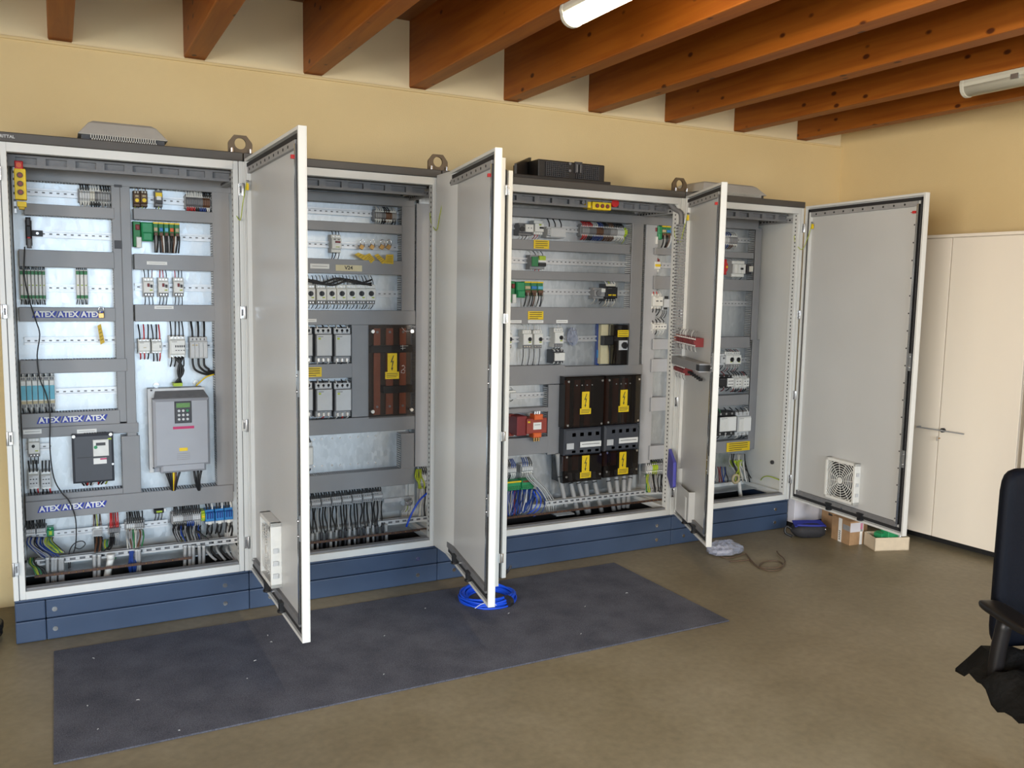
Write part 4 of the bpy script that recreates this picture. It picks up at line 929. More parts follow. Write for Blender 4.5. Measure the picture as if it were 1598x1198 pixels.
# ---- cabinet 3
q = px_y(916, 318, .12); socket_unit('yellow block with sockets hanging under the roof of the widest cabinet', px_y(914, 318, .12).x+.03, .12, q.z-.01, False)
x0, x1, z0, z1 = rect(951, 312, 963, 322, .12); og = (x0, .12, z0)
T = thing('indicator_lamp', 'round red indicator beside the hanging yellow socket block', 'indicator', og)
MB().cyl(((x0+x1)/2, .095, (z0+z1)/2), 'y', .024, .04, 'red', 14).build('lens', T, og, loc=(0,0,0)); MB().box(x0-.03, x1+.1, .135, .15, z1-.012, z1+.004, 'steel').build('bracket', T, og, loc=(0,0,0))
T = dev('cable_plug', 'black plug left of the hanging yellow socket block', 'plug', (904, 310, 914, 322), [('gland', 'midgrey', (.3, .2, .8, .8), .01, 'cyl')], base='black', yf=.12, yb=.17)
dev('switch_relay', 'black and white relay at the left of the widest cabinet top rail', 'relay', (811, 348, 832, 367), [('white_block', 'white', (.38, .1, .98, .72), .010), ('cross_slot', 'midgrey', grid(2, 1, .5, .3, .9, .5, .4, .8), .011, 'cyl'), ('wheel', 'black', (.0, .1, .36, .9), .006, 'cyl')], base='midgrey', yf=.34, bot=(4, 'wgk', .03))
dev('circuit_breaker', 'white breaker above the yellow sticker of the widest cabinet top rail', 'circuit breaker', (835, 344, 849, 366), [('toggle', 'black', (.5, .45, .9, .58), .009), ('lime_label', 'lime', (.45, .25, .7, .35), .003), ('terminal', 'steel', grid(3, 1, .1, .82, .9, .95, .5, .8), .004, 'cyl')], yf=.345, bot=(3, 'rrw', .03))
dev('power_supply', 'wide pale grey power supply on the widest cabinet top rail', 'power supply', (855, 354, 883, 371), [('front_panel', 'pale', (.14, .15, .98, .92), .005), ('side_vent', 'midgrey', grid(1, 5, .02, .1, .12, .9, .8, .4), .002)], base='pale', yf=.33, top=(3, 'k', .06, .004))
strip('terminal_strip', 'long terminal strip with red, blue and brown wires in the widest cabinet', (909, 351, 975, 371), 24, ['grey', 'midgrey', 'brown', 'midgrey', 'grey', 'pale'], ['r', 'r', 'w', 'b', 'k', 'n', 'k', 'k'], ['r', 'k', 'b', 'b', 'n', 'n', 'w', 'w'], .03)
dev('earth_terminal', 'lime yellow earth terminal at the right end of the long terminal strip', 'terminal', (975.5, 355, 980, 369), [('screw', 'steel', (.2, .1, .8, .3), .003, 'cyl')], base='lime', yf=.355, bot=(1, 'y', .05))
dev('interface_relay', 'green, yellow and black relay alone on the second rail of the widest cabinet', 'relay', (829, 398, 852, 420), [('green_block', 'green2', (.02, .12, .45, .8), .006), ('yellow_cap', 'lime', (.5, .05, .95, .4), .008), ('white_label', 'paper', (.45, .35, .98, .5), .009), ('black_front', 'black', (.46, .55, .98, .78), .009)], base='grey', yf=.35, top=(4, 'wk', .03), bot=(4, 'wrrw', .03))
plc('green bus coupler with inputs on the third rail of the widest cabinet', (799, 439, 851, 474), 3, yf=.33)
contactor('black contactor with two yellow marks at the right of the third rail', (946, 443, 964, 470), base='black', face='black', tc='wyw', bc='ccg', extra=[('yellow_mark', 'yellow', [(.15, .60, .42, .68), (.5, .60, .8, .68)], .008), ('white_cap', 'cream', (.1, .0, .9, .14), .008)], tl=.03, bl=.04, n=4)
dev('rail_relay', 'small silver relay left of the black contactor on the third rail', 'relay', (928, 449, 945, 466), [('knob', 'midgrey', (.1, .25, .55, .75), .012, 'cyl'), ('clear_block', 'white', (.6, .05, .95, .4), .006)], base='grey', yf=.35, bot=(3, 'cgk', .04))
for i, (a_, b_) in enumerate(((788, 800), (817, 831), (834, 847.5))):
    starter(f'{["left", "middle", "right"][i]} one of three white motor breakers above grey-blue zinc plate, widest cabinet', (a_, 515, b_, 544), tc='w', bc='kwk', knob=(.45, .38, .95, .6), group='three motor breakers, widest cabinet', name='motor_breaker', tl=.05, bl=.13)
starter('white motor breaker stacked above a small contactor in the widest cabinet', (866, 512, 880, 542), tc='w', bc='k', knob=(.45, .38, .95, .6), name='motor_breaker', tl=.04, bl=.02)
contactor('small contactor under the single motor breaker of the widest cabinet', (864, 546, 882, 567), base='dark', face='white', tc='w', bc='w', tl=.01, bl=.015)
# crumpled clear bag
random.seed(21)
def crumple(name, label, cat, c, rx, ry, rz, mt, n=14, seed=3, flat=False, amp=.28):
    rnd = random.Random(seed); m = MB(); vs_, fs_ = [], []; k = n//2
    for i in range(k+1):
        th = math.pi*i/k
        for j in range(n):
            ph = 2*math.pi*j/n; r = 1+rnd.uniform(-amp, amp); z_ = math.cos(th)*r
            if flat: z_ = max(z_, -.15)
            vs_.append((c[0]+rx*r*math.sin(th)*math.cos(ph), c[1]+ry*r*math.sin(th)*math.sin(ph), c[2]+rz*z_))
    for i in range(k):
        for j in range(n): fs_.append((i*n+j, (i+1)*n+j, (i+1)*n+(j+1)%n, i*n+(j+1)%n))
    m.add(vs_, fs_, mt); return tag(m.build(name, None, (c[0], c[1], c[2]-rz)), label, cat)
c = px_y(893, 525, .38); crumple('plastic_bag', 'crumpled clear plastic bag hung beside the single motor breaker', 'plastic bag', tuple(c), .034, .028, .05, 'bag_clear', seed=5)
x0, x1, z0, z1 = rect(931, 505, 934.5, 570, .40); b = MB().box(x0, x1, .395, .417, z0, z1, 'blue').box(x0-.001, x1+.001, .39, .397, z0+.05, z0+.1, 'terminal_blue')
tag(b.build('blue_profile', None, (x0, .37, z0)), 'narrow upright blue strip beside the dark switch box', 'strip')
x0, x1, z0, z1 = rect(940, 506, 958.5, 568, .345); og = ((x0+x1)/2, YP, z0)
T = thing('shield_plate', 'bright shiny metal plate with black relay left of the dark switch box', 'shield plate', og)
MB().box(x0, x1, .36, .418, z0, z1, 'tape').build('plate', T, og, loc=(0,0,0), bevel=.002)  # beige of the mirrored room put in as the plate's own colour
m = MB().cbox(x0-.004, x1-.012, .325, .362, (z0+z1)/2-.005, (z0+z1)/2+.055, 'black', .005); m.tube(curve([((x0+x1)/2, .34, (z0+z1)/2), ((x0+x1)/2+.006, .335, (z0+z1)/2-.06), ((x0+x1)/2+.012, .34, z0-.003)], 4), .005, 'black', 6); m.tube(curve([((x0+x1)/2, .34, (z0+z1)/2+.05), ((x0+x1)/2, .34, z1)], 4), .004, 'black', 6); m.build('relay', T, og, loc=(0,0,0))
x0, x1, z0, z1 = rect(960, 507, 980, 569, .30); og = ((x0+x1)/2, YP, z0)
T = thing('switch_box', 'dark smoked switch box with a square white knob plate', 'switch box', og)
MB().cbox(x0, x1, .30, .418, z0, z1, 'smoke_cover', .004).build('housing', T, og, loc=(0,0,0))
k = rect(966, 531, 979, 546, .295); m = MB().cbox(k[0], k[1], .29, .301, k[2], k[3], 'pale', .002); m.build('knob_plate', T, og, loc=(0,0,0))
m = MB().cyl(((k[0]+k[1])/2, .268, (k[2]+k[3])/2), 'y', .018, .024, 'black', 14); m.box((k[0]+k[1])/2-.004, (k[0]+k[1])/2+.004, .262, .29, k[2]+.01, k[3]-.01, 'black'); m.build('knob', T, og, loc=(0,0,0))
k = rect(964, 515, 981, 525.5, .298); b = MB().box(k[0], k[1], .297, .2995, k[2], k[3], 'yellow')
for j in range(3): b.box(k[0]+.006, k[1]-.006, .2964, .297, k[3]-.012-j*.012, k[3]-.009-j*.012, 'ink')
b.build('warning_label', T, og, loc=(0,0,0))
dev('rail_relay', 'small white relay above the orange-red transformer', 'relay', (790, 610, 807, 624), [('grey_front', 'pale', (.35, .2, .95, .8), .006), ('slot', 'midgrey', (.1, .3, .3, .7), .005)], base='white', yf=.35, top=(2, 'w', .02), bot=(2, 'wk', .02))
# transformer
x0, x1, z0, z1 = rect(808, 652, 853, 678, .29); og = ((x0+x1)/2, YP, z0); w_, h = x1-x0, z1-z0
T = thing('transformer', 'orange-red transformer on the zinc plate of the widest cabinet', 'transformer', og)
m = MB().box(x0, x0+w_*.34, .30, .418, z0-.005, z1+.012, 'darkred').box(x0+w_*.30, x1, .285, .40, z0+.006, z1-.004, 'coilred'); m.build('core', T, og, loc=(0,0,0), bevel=.004)
m = MB().cbox(x0+w_*.52, x0+w_*.82, .27, .33, z1-.012, z1+.022, 'orange', .004).cbox(x0+w_*.50, x0+w_*.78, .27, .33, z0-.018, z0+.012, 'orange', .004); m.build('terminal_cover', T, og, loc=(0,0,0))
for k in range(3):
    MB().cyl((x0+w_*(.58+.08*k), .29, z1+.02), 'z', .007, .02, 'chrome', 8).build('terminal', T, og, loc=(0,0,0)); MB().cyl((x0+w_*(.57+.08*k), .29, z0-.042), 'z', .007, .026, 'brass', 8).build('terminal', T, og, loc=(0,0,0))
m = MB().box(x0+w_*.52, x0+w_*.80, .2838, .286, z0+h*.3, z0+h*.72, 'paper'); m.box(x0+w_*.56, x0+w_*.76, .2834, .284, z0+h*.56, z0+h*.6, 'grey'); m.build('rating_label', T, og, loc=(0,0,0))
m = MB().box(x0+w_*.33, x0+w_*.41, .2838, .286, z0+h*.72, z0+h*.82, 'yellow'); m.build('warning_label', T, og, loc=(0,0,0))
m = MB()
for a_ in (x0-.008, x1-.02): m.box(a_, a_+.03, .38, .418, z0-.018, z0, 'coilred').box(a_, a_+.03, .38, .418, z1, z1+.015, 'coilred')
m.build('foot', T, og, loc=(0,0,0))
# smoked breaker covers
def smoked(label, Rt, Rb, side):
    x0, x1, z0, z1 = rect(*Rt, .27); _, _, y0, y1 = rect(*Rb, .27); z0 = y1; og = ((x0+x1)/2, YP, y0)
    T = thing('breaker_cover', label, 'breaker cover', og, 'smoked covers over the main breakers'); w_ = x1-x0
    MB().cbox(x0, x1, .27, .41, z0+.002, z1, 'smoke_cover', .006).build('upper_cover', T, og, loc=(0,0,0)); MB().cbox(x0, x1, .27, .41, y0, y1-(y1-y0)*.51, 'smoke_cover', .006).build('lower_cover', T, og, loc=(0,0,0))
    for k in range(3):
        m = MB().box(x0+w_*(.12+.27*k), x0+w_*(.27+.27*k), .345, .355, y0+.06, z1-.03, 'copper'); m.build('busbar', T, og, loc=(0,0,0))
    h = y1-y0
    m = MB().cbox(x0+.006, x1-.006, .276, .40, y1-h*.50, y1-.004, 'drive_dark', .01)
    for k in range(4): m.cbox(x0+w_*(.2+.2*k), x0+w_*(.32+.2*k), .276, .29, y1-h*.17, y1-h*.08, 'dark', .004).cbox(x0+w_*(.2+.2*k), x0+w_*(.32+.2*k), .276, .29, y1-h*.47, y1-h*.40, 'dark', .004)
    m.build('main_breaker', T, og, loc=(0,0,0))
    m = MB().box(x0+w_*.40, x0+w_*.94, .265, .2685, y1-h*.36, y1-h*.26, 'paper'); m.box(x0+w_*.44, x0+w_*.9, .2645, .265, y1-h*.31, y1-h*.30, 'ink'); m.build('name_plate', T, og, loc=(0,0,0))
    m = MB().box(x0+w_*.06, x0+w_*.24, .266, .2685, y1-h*.38, y1-h*.27, 'pale'); m.build('small_label', T, og, loc=(0,0,0))
    m = MB()
    for a_ in (x0+.02, x1-.02):
        for zz in (z1-.03, z0+.02, y1-h*.52, y0+.04): m.cyl((a_, .264, zz), 'y', .007, .008, 'chrome', 10)
    for k in range(4): m.cyl((x0+w_*(.28+.13*k), .266, z1-.055), 'y', .004, .005, 'steel', 8)
    m.build('screw', T, og, loc=(0,0,0))
    return T, og
T, og = smoked('left dark smoked cover with two lightning stickers over copper bars', (882, 587, 943, 667), (882, 667, 943, 751), 0)
bolt_sticker(T, og, (908, 611, 919.5, 637), (905, 637, 922, 646), .268); bolt_sticker(T, og, (908, 710.5, 919.5, 736), (905, 736, 922, 745.5), .268)
T, og = smoked('right dark smoked cover with two lightning stickers over copper bars', (945.5, 585, 1000, 662), (945.5, 662, 998, 743), 1)
bolt_sticker(T, og, (968, 608, 979, 633), (965, 633, 981, 642.5), .268); bolt_sticker(T, og, (966.5, 705, 977, 730), (964, 730, 980, 739.5), .268)
# thick grey power cables
pc = [([(870, 708), (873, 740), (878, 765), (883, 790)], 'far left grey power cable, left of the dark covers'), ]
for i, (ut, vt, ub, vb) in enumerate(((890, 750, 902, 802), (902, 750, 916, 800), (914, 750, 919, 800), (927, 748, 939, 798))): pc.append(([(ut-1, vt-12), (ut, vt), ((ut+ub)/2, (vt+vb)/2), (ub, vb)], f'{ORD[i]} from left of the four grey power cables under the left dark cover'))
for i, (ut, vt, ub, vb) in enumerate(((949, 747, 958, 796), (962, 745, 966, 794), (974, 744, 973, 792), (984, 742, 979, 792))): pc.append(([(ut, vt-12), (ut, vt), ((ut+ub)/2, (vt+vb)/2), (ub, vb)], f'{ORD[i]} from left of the four grey power cables under the right dark cover'))
for pts, lab in pc:
    b = MB(); P_ = [px_y(u, v, .33 if k < 2 else .30) for k, (u, v) in enumerate(pts)]; b.tube(curve(P_, 5), .0145, 'grey_cable', 10)
    d_ = (P_[2]-P_[1]).normalized(); b.cyl(P_[1]+d_*.012, d_, .0155, .006, 'black', 10)
    tag(b.build('power_cable', None, P_[-1]), lab, 'power cable', 'thick grey power cables')
# bottom left wiring of cabinet 3
strip('terminal_strip', 'grey terminal strip with black wires at the left bottom of the widest cabinet', (787, 727, 806, 742), 7, ['pale'], ['k', 'b'], ['k', 'w'], .05, yf=.345)
strip('terminal_strip', 'pale terminal block above the white cable fan, bottom of the widest cabinet', (815, 724, 832, 739), 5, ['pale'], ['b', 'k'], ['w'], .05, yf=.345)
dev('green_connector', 'left long green connector with yellow rim, bottom of the widest cabinet', 'connector', (786, 751, 813, 766), [('yellow_rim', 'yellow', (.0, .0, 1, .16), .004), ('socket', 'green2', grid(8, 1, .02, .45, .98, .85, .6, .8), .004)], base='green', yf=.30, yb=.36, step=(0, .2, .01), group='two green connectors')
dev('green_connector', 'right green connector with orange row, bottom of the widest cabinet', 'connector', (814.5, 748, 834, 764), [('orange_row', 'coilred', grid(7, 1, .05, .05, .95, .25, .6, .9), .006), ('socket', 'green2', grid(6, 1, .02, .45, .98, .85, .6, .8), .004)], base='green', yf=.30, yb=.36, step=(0, .2, .01), group='two green connectors')
for i in range(5):
    wirefan(f'{ORD[i]} clump from left of the blue wires looping under the green connectors', 'wire_bundle', [788+9.5*i+1.6*k for k in range(6)], 766-.8*i, (785+8*i, 800+7*i), 806-2*i, ['bbdbgb', 'bgbbdb', 'bbbkbg', 'bbbbwb', 'bbbgbb'][i], y0=.31, y1=.24, r=.0032, sag=8)
b = MB(); cable(b, [(836, 764), (844, 778), (841, 793), (828, 803), (812, 806)], .004, 'blue_cable', .25); cable(b, [(832, 766), (838, 780), (834, 794), (820, 804)], .004, 'blue_cable', .24); cable(b, [(838, 760), (850, 780), (846, 798), (832, 806)], .003, 'blue', .26)
tag(b.build('wire_bundle', None, px_y(820, 806, .25)), 'outermost wide loops of bright blue wire under the green connectors', 'wire bundle')
for i in range(5):
    b = MB(); cable(b, [(819+3*i, 739), (824+3.5*i, 748), (840+3.4*i, 764), (851+3.8*i, 784), (854+3.2*i, 799)], .0036, 'pale' if i % 2 else 'grey_cable', .27+.004*i)
    tag(b.build('cable', None, px_y(857+2*i, 799, .27)), f'{ORD[i]} from left of the five white cables curving down beside the green connectors', 'cable', 'five white cables')
strip('terminal_strip', 'terminal strip with lime wires at the right bottom of the widest cabinet', (1010, 722, 1036, 738), 9, ['pale', 'lime', 'grey'], ['k'], ['w', 'y', 'g'], .04, yf=.36)
wirefan('green and grey wires below the lime terminals, right bottom of the widest cabinet', 'wire_bundle', [1008, 1012, 1016, 1020, 1026, 1032], 740, (1008, 1036), 768, 'eygkgk', y0=.34, y1=.26, r=.004)
x0, x1, z0, z1 = rect(862, 792, 890, 801, .2); P3(MB().box(x0, x1, .15, .26, z0, z0+.006, 'zinc'), 'gland_plate')

# ---- cabinet 4 (left column seen through cabinet 3, right column beside the door)
plc('narrow green bus coupler in the right end cabinet, left column', (1024, 352, 1049, 382), 2, yf=.34)
dev('interface_relay', 'red and yellow relay below the narrow green bus coupler', 'relay', (1022, 404, 1031, 424), [('yellow_band', 'yellow', (.05, .4, .95, .6), .004), ('red_head', 'darkred', (.05, .0, .95, .2), .006)], base='white', yf=.355, top=(3, 'rdr', .02), bot=(3, 'w', .03))
contactor('small white contactor with red wires, left column of the right end cabinet', (1020, 458, 1035, 482), tc='rrw', bc='k', tl=.03, bl=.05, extra=[('slot', 'dark', [(.2, .45, .45, .52), (.6, .45, .85, .52)], .008)], face='white')
contactor('small white contactor above light grey ducts, left column of right end cabinet', (1019, 503, 1041, 516), tc='k', bc='wkw', tl=.03, bl=.04, n=4, face='white', extra=[('contact', 'midgrey', grid(4, 1, .1, .4, .9, .6, .5, .8), .008)])
dev('rail_relay', 'small grey relay right of the small white contactor with red wires', 'relay', (1036, 462, 1045, 484), [('black_clip', 'black', [(.3, .0, .9, .25), (.2, .7, .8, .95)], .006)], base='pale', yf=.35, bot=(3, 'k', .06))
strip('terminal_strip', 'terminal strip with red and blue wires, top rail of the right end cabinet', (1122, 365, 1152, 384), 9, ['pale', 'grey'], ['d', 'b', 'w'], ['r', 'b', 'n', 'w'], .03)
x0, x1, z0, z1 = rect(1119, 401, 1133, 432, .30); og = ((x0+x1)/2, YP, (z0+z1)/2)
T = thing('locking_switch', 'red and black round locking switch in the right end cabinet', 'switch', og); c = ((x0+x1)/2, .30, (z0+z1)/2)
MB().cyl((c[0], .36, c[2]), 'y', .055, .058, 'black', 20).build('base', T, og, loc=(0,0,0)); m = MB().cyl((c[0], .285, c[2]), 'y', .045, .075, 'red', 18); m.cbox(c[0]-.016, c[0]+.016, .262, .29, c[2]-.052, c[2]+.052, 'red', .006); m.build('handle', T, og, loc=(0,0,0)); MB().cyl((c[0]+.012, .259, c[2]), 'y', .008, .004, 'yellow', 10).build('mark', T, og, loc=(0,0,0))
dev('circuit_breaker', 'white multi-pole breaker right of the red locking switch', 'circuit breaker', (1144, 407, 1164, 432), [('toggle', 'black', (.55, .42, .75, .55), .01), ('terminal', 'steel', grid(3, 2, .08, .03, .92, .97, .5, .12), .004, 'cyl'), ('module', 'white', grid(3, 1, .04, .22, .96, .78, .92, 1), .005)], yf=.335, top=(3, 'w', .02), bot=(3, 'wgk', .025))
dev('coupling_relay', 'small black and white relay at the right end of the second rail', 'relay', (1166, 412, 1175, 428), [('white_front', 'cream', (.3, .2, .95, .75), .006)], base='dark', yf=.34)
starter('left one of two rotary motor breakers over the black contactor, right end cabinet', (1133, 549, 1144.5, 573), tc='wkd', bc='kdk', knob=(.55, .35, 1.05, .65), name='motor_breaker', group='two rotary breakers, right end cabinet', tl=.02, bl=.04)
starter('right one of two rotary motor breakers over the black contactor, right end cabinet', (1145, 549, 1157, 573), tc='dkd', bc='kdk', knob=(.35, .35, .85, .65), name='motor_breaker', group='two rotary breakers, right end cabinet', tl=.02, bl=.04)
dev('auxiliary_switch', 'narrow pale switch attached left of the two rotary motor breakers', 'switch', (1125, 552, 1132.5, 570), [('slot', 'midgrey', (.4, .3, .8, .45), .004)], base='pale', yf=.345, bot=(2, 'k', .04))
contactor('black contactor with white front in the right end cabinet', (1120, 586, 1145, 606), base='black', face='black', tc='kdk', bc='kdk', extra=[('white_front', 'white', (.55, .2, .95, .85), .010), ('contact', 'dark', grid(3, 2, .6, .3, .92, .8, .6, .3), .012)], tl=.03, bl=.03)
contactor('left one of two white contactors beside the black contactor', (1146, 586, 1157.5, 607), tc='k', bc='dkk', face='white', group='two white contactors, right end cabinet', tl=.03, bl=.03, extra=[('contact', 'midgrey', grid(2, 2, .15, .3, .9, .75, .5, .3), .008)])
contactor('right one of two white contactors beside the black contactor', (1158.5, 586, 1169, 607), tc='kd', bc='dkk', face='white', group='two white contactors, right end cabinet', tl=.03, bl=.03, extra=[('contact', 'midgrey', grid(2, 2, .15, .3, .9, .75, .5, .3), .008)])
contactor('left large white contactor above the long yellow sticker', (1121, 643, 1150, 680), base='black', face='white', tc='ekk', bc='kwk', yf=.30, tl=.03, bl=.03, extra=[('rating_label', 'paper', (.5, .25, .92, .78), .008)])
contactor('right large white contactor above the long yellow sticker', (1151, 643, 1172, 680), base='pale', face='white', tc='kkw', bc='wkk', yf=.30, tl=.03, bl=.03, extra=[('rating_label', 'paper', (.4, .25, .95, .78), .008)])
wirefan('grey and black wires bunched below the long yellow sticker', 'wire_bundle', [1140, 1145, 1150, 1155, 1160], 708, (1148, 1172), 746, 'gkgcgk', y0=.36, y1=.28, r=.004, sag=2)
wirefan('lime and white wires looping at the bottom of the right end cabinet', 'wire_bundle', [1150, 1153, 1156, 1160, 1163], 720, (1146, 1172), 752, 'yycwk', y0=.32, y1=.26, r=.005, sag=-6)
wirefan('blue wires lying at the left bottom of the right end cabinet', 'wire_bundle', [1112, 1118, 1124, 1130], 728, (1114, 1136), 752, 'bgdb', y0=.38, y1=.36, r=.004)
x0, x1, z0, z1 = rect(1143, 718, 1158, 728, .33); tag(MB().cbox(x0, x1, .32, .36, z0, z1, 'lime', .006).cyl(((x0+x1)/2, .315, (z0+z1)/2), 'y', .012, .01, 'chrome', 10).build('earth_terminal', None, (x0, .33, z0)), 'lime yellow earth terminal among the wires of the right end cabinet', 'terminal')
b = MB(); c = px_y(1148, 747, .24); b.tube([(c.x+.028*math.cos(k*math.pi/8), .24, c.z+.028*math.sin(k*math.pi/8)) for k in range(16)], .009, 'sand', 8, True)
tag(b.build('cable_ring', None, (c.x, .24, c.z-.04)), 'beige ring hanging at the bottom of the right end cabinet', 'ring')
b = MB(); cable(b, [(1156, 775), (1154, 762), (1153, 752)], .014, 'white', .24); tag(b.build('cable', None, px_y(1156, 775, .24)), 'white cable end rising from the floor of the right end cabinet', 'cable')
b = MB(); b.tube(curve([px_y(1186, 752, .3), px_y(1190, 745, .22), px_y(1200, 743, .15), px_y(1217, 749, .06)], 5), .0035, 'lime', 6); tag(b.build('earth_wire', None, px_y(1186, 752, .3)), 'lime earth wire arching to the right wall of the right end cabinet', 'wire')
m = MB(); c = px_y(1216, 720, .16); m.cyl((4.585, c.y, c.z), 'x', .014, .012, 'dark', 12); P4(m, 'side_plug')

# ------------------------------------------------------------------ doors
def door(cab, hx, hy, w_, ang, side, extra=None, rod=True, fan=None, lip=False):
    T, og, P = CAB[cab]; s = -1 if side == 'r' else 1; rz = R_(ang)*(1 if side == 'r' else -1)
    Z0, Z1 = .207, 2.172
    def bx(m, s0, s1, n0, n1, z0, z1, mt): m.box(s*s0, s*s1, n0, n1, z0, z1, mt)
    m = MB(); bx(m, 0, w_, -.032, -.026, Z0, Z1, 'frame')
    m2 = MB(); bx(m2, .012, w_-.012, -.027, -.018, Z0+.01, Z1-.01, 'door_in')
    d = m.build('door', T, None, loc=(hx-og[0], hy-og[1], 0), rotz=rz, bevel=.0015)
    def sub(m, n, bevel=0): return m.build(n, d, bevel=bevel)
    sub(m2, 'inner_sheet')
    m = MB()
    for a_, b_ in ((0, .014), (w_-.014, w_)): bx(m, a_, b_, -.030, .0, Z0, Z1, 'frame')
    for a_, b_ in ((Z0, Z0+.014), (Z1-.014, Z1)): bx(m, .014, w_-.014, -.030, .0, a_, b_, 'frame')
    sub(m, 'rim', .0015)
    m = MB(); g0, g1 = .022, .036
    bx(m, g0, g1, -.02, -.006, Z0+g0, Z1-g0, 'gasket'); bx(m, w_-g1, w_-g0, -.02, -.006, Z0+g0, Z1-g0, 'gasket'); bx(m, g0, w_-g0, -.02, -.006, Z0+g0, Z0+g1+.004, 'gasket'); bx(m, g0, w_-g0, -.02, -.006, Z1-g1-.004, Z1-g0, 'gasket')
    sub(m, 'gasket')
    m = MB(); t0, t1 = .042, .060
    bx(m, t0-.004, t0+.008, -.02, .0, Z0+t0, Z1-t0, 'frame'); bx(m, w_-.078, w_-.060, -.02, -.006, Z0+t0, Z1-t0, 'door_in')
    bx(m, t0+.008, w_-.06, -.02, -.003, Z0+t0, Z0+t1+.012, 'midgrey'); bx(m, t0+.008, w_-.06, -.02, -.003, Z1-t1-.012, Z1-t0, 'grey')  # top bar greyer, the shade on its underside put into the colour
    sub(m, 'stiffening_frame', .0015)
    m = MB(); k = Z0+.09
    while k < Z1-.08: m.cyl((s*(w_-.069), -.0065, k), 'y', .0045, .002, 'black', 8); m.cyl((s*.0365, -.006, k), 'y', .005, .003, 'black', 8); k += .1
    k = .1
    while k < w_-.1: m.cyl((s*k, -.0033, Z1-(t0+t1)/2-.006), 'y', .006, .002, 'black', 8); k += .08
    sub(m, 'frame_holes')
    if rod:
        m = MB(); bx(m, w_-.056, w_-.042, -.014, .002, Z0+.06, Z1-.06, 'chrome'); sub(m, 'lock_rod')
        m = MB(); bx(m, w_-.041, w_-.015, -.02, -.012, Z0+.04, Z1-.04, 'gasket'); bx(m, w_-.032, w_-.028, -.012, -.006, Z0+.04, Z1-.04, 'midgrey'); sub(m, 'lock_channel')
        for zz in (Z0+.45, 1.22):
            m = MB(); bx(m, w_-.040, w_-.024, -.012, .002, zz-.05, zz+.05, 'steel'); m.cyl((s*(w_-.032), .002, zz+.03), 'y', .006, .006, 'chrome', 10); m.cyl((s*(w_-.032), .002, zz-.03), 'y', .006, .006, 'chrome', 10); sub(m, 'latch')
        m = MB(); bx(m, w_-.078, w_-.062, -.004, .010, Z1-.112, Z1-.098, 'red'); bx(m, w_-.095, w_-.06, .000, .003, Z1-.107, Z1-.104, 'darkred'); sub(m, 'red_clip')
    for f in (.38, .66):
        m = MB(); bx(m, w_*f-.022, w_*f+.022, -.018, .014, Z0+.05, Z0+.058, 'black'); bx(m, w_*f-.016, w_*f+.016, -.02, .012, Z0+.02, Z0+.05, 'black'); m.cyl((s*w_*f, .0, Z0+.012), 'z', .02, .008, 'black', 10); sub(m, 'gasket_clip')
    m = MB(); m.cyl((s*.075, -.004, Z1-.11), 'y', .006, .012, 'chrome', 8); m.cyl((s*(.075), -.004, Z0+.07), 'y', .006, .012, 'chrome', 8); m.cyl((s*w_*.5, -.004, Z0+.05), 'y', .005, .012, 'chrome', 8); sub(m, 'stud')
    if side == 'r':   # yellow-green earthing lead from the door stud to the post
        q = Vector((s*.075, .006, Z1-.115))
        e_w = Vector((hx-.047, .03, Z1-.19)); e_l = Matrix.Rotation(-rz, 3, 'Z') @ (e_w-Vector((hx, hy, 0)))
        mid = (q+e_l)/2+Vector((0, 0, -.13))
        m = MB().tube(curve([q, q*.75+mid*.25+Vector((0, .01, -.05)), mid, e_l*.8+mid*.2+Vector((0, 0, -.03)), e_l], 6), .0022, 'yg', 6); bx(m, .068, .084, -.002, .008, Z1-.15, Z1-.12, 'yellow'); sub(m, 'earth_wire')
    if fan:
        f0, f1, fz0, fz1 = fan; fs = f1-f0; cz = (fz0+fz1)/2; cs = (f0+f1)/2; D = .028
        m = MB(); e = .018
        for a_, b_, c_, e_ in ((f0, f1, fz0, fz0+e), (f0, f1, fz1-e, fz1), (f0, f0+e, fz0, fz1), (f1-e, f1, fz0, fz1)): bx(m, a_, b_, -.018, D, c_, e_, 'white')
        bx(m, f0+.005, f1-.005, -.018, -.010, fz0+.005, fz1-.005, 'gasket')
        sub(m, 'fan_frame', .002)
        m = MB(); Rm = fs/2-.012
        for r_i in range(10):
            r = .018+(Rm*1.33-.018)*r_i/9; pts = []
            segs = 40
            for k in range(segs):
                a0, a1 = 2*math.pi*k/segs, 2*math.pi*(k+1)/segs; am = (a0+a1)/2
                if abs(r*math.cos(am)) > Rm or abs(r*math.sin(am)) > Rm: continue
                q = []
                for rr in (r-.0017, r+.0017):
                    for aa in (a0, a1): q.append((s*(cs+rr*math.cos(aa)), D-.004, cz+rr*math.sin(aa)))
                q2 = [(x_, y_-.004, z_) for x_, y_, z_ in q]
                m.add(q+q2, [(0, 1, 3, 2), (4, 6, 7, 5), (0, 4, 5, 1), (2, 3, 7, 6)], 'white')
        for k in range(12):
            a0 = 2*math.pi*k/12+.13; c_, s_ = math.cos(a0), math.sin(a0); L = min(Rm/max(abs(c_), 1e-6), Rm/max(abs(s_), 1e-6))
            m.tube([(s*(cs+c_*.012), D-.006, cz+s_*.012), (s*(cs+c_*L), D-.006, cz+s_*L)], .0019, 'white', 4)
        m.cyl((s*cs, D-.012, cz), 'y', .02, .01, 'white', 14); sub(m, 'fan_grille')
        m = MB()
        for zz in (.25, .5, .75): bx(m, f1, f1+.008, .0, .02, fz0+fs*zz-.01, fz0+fs*zz+.01, 'pale')
        sub(m, 'fan_clip')
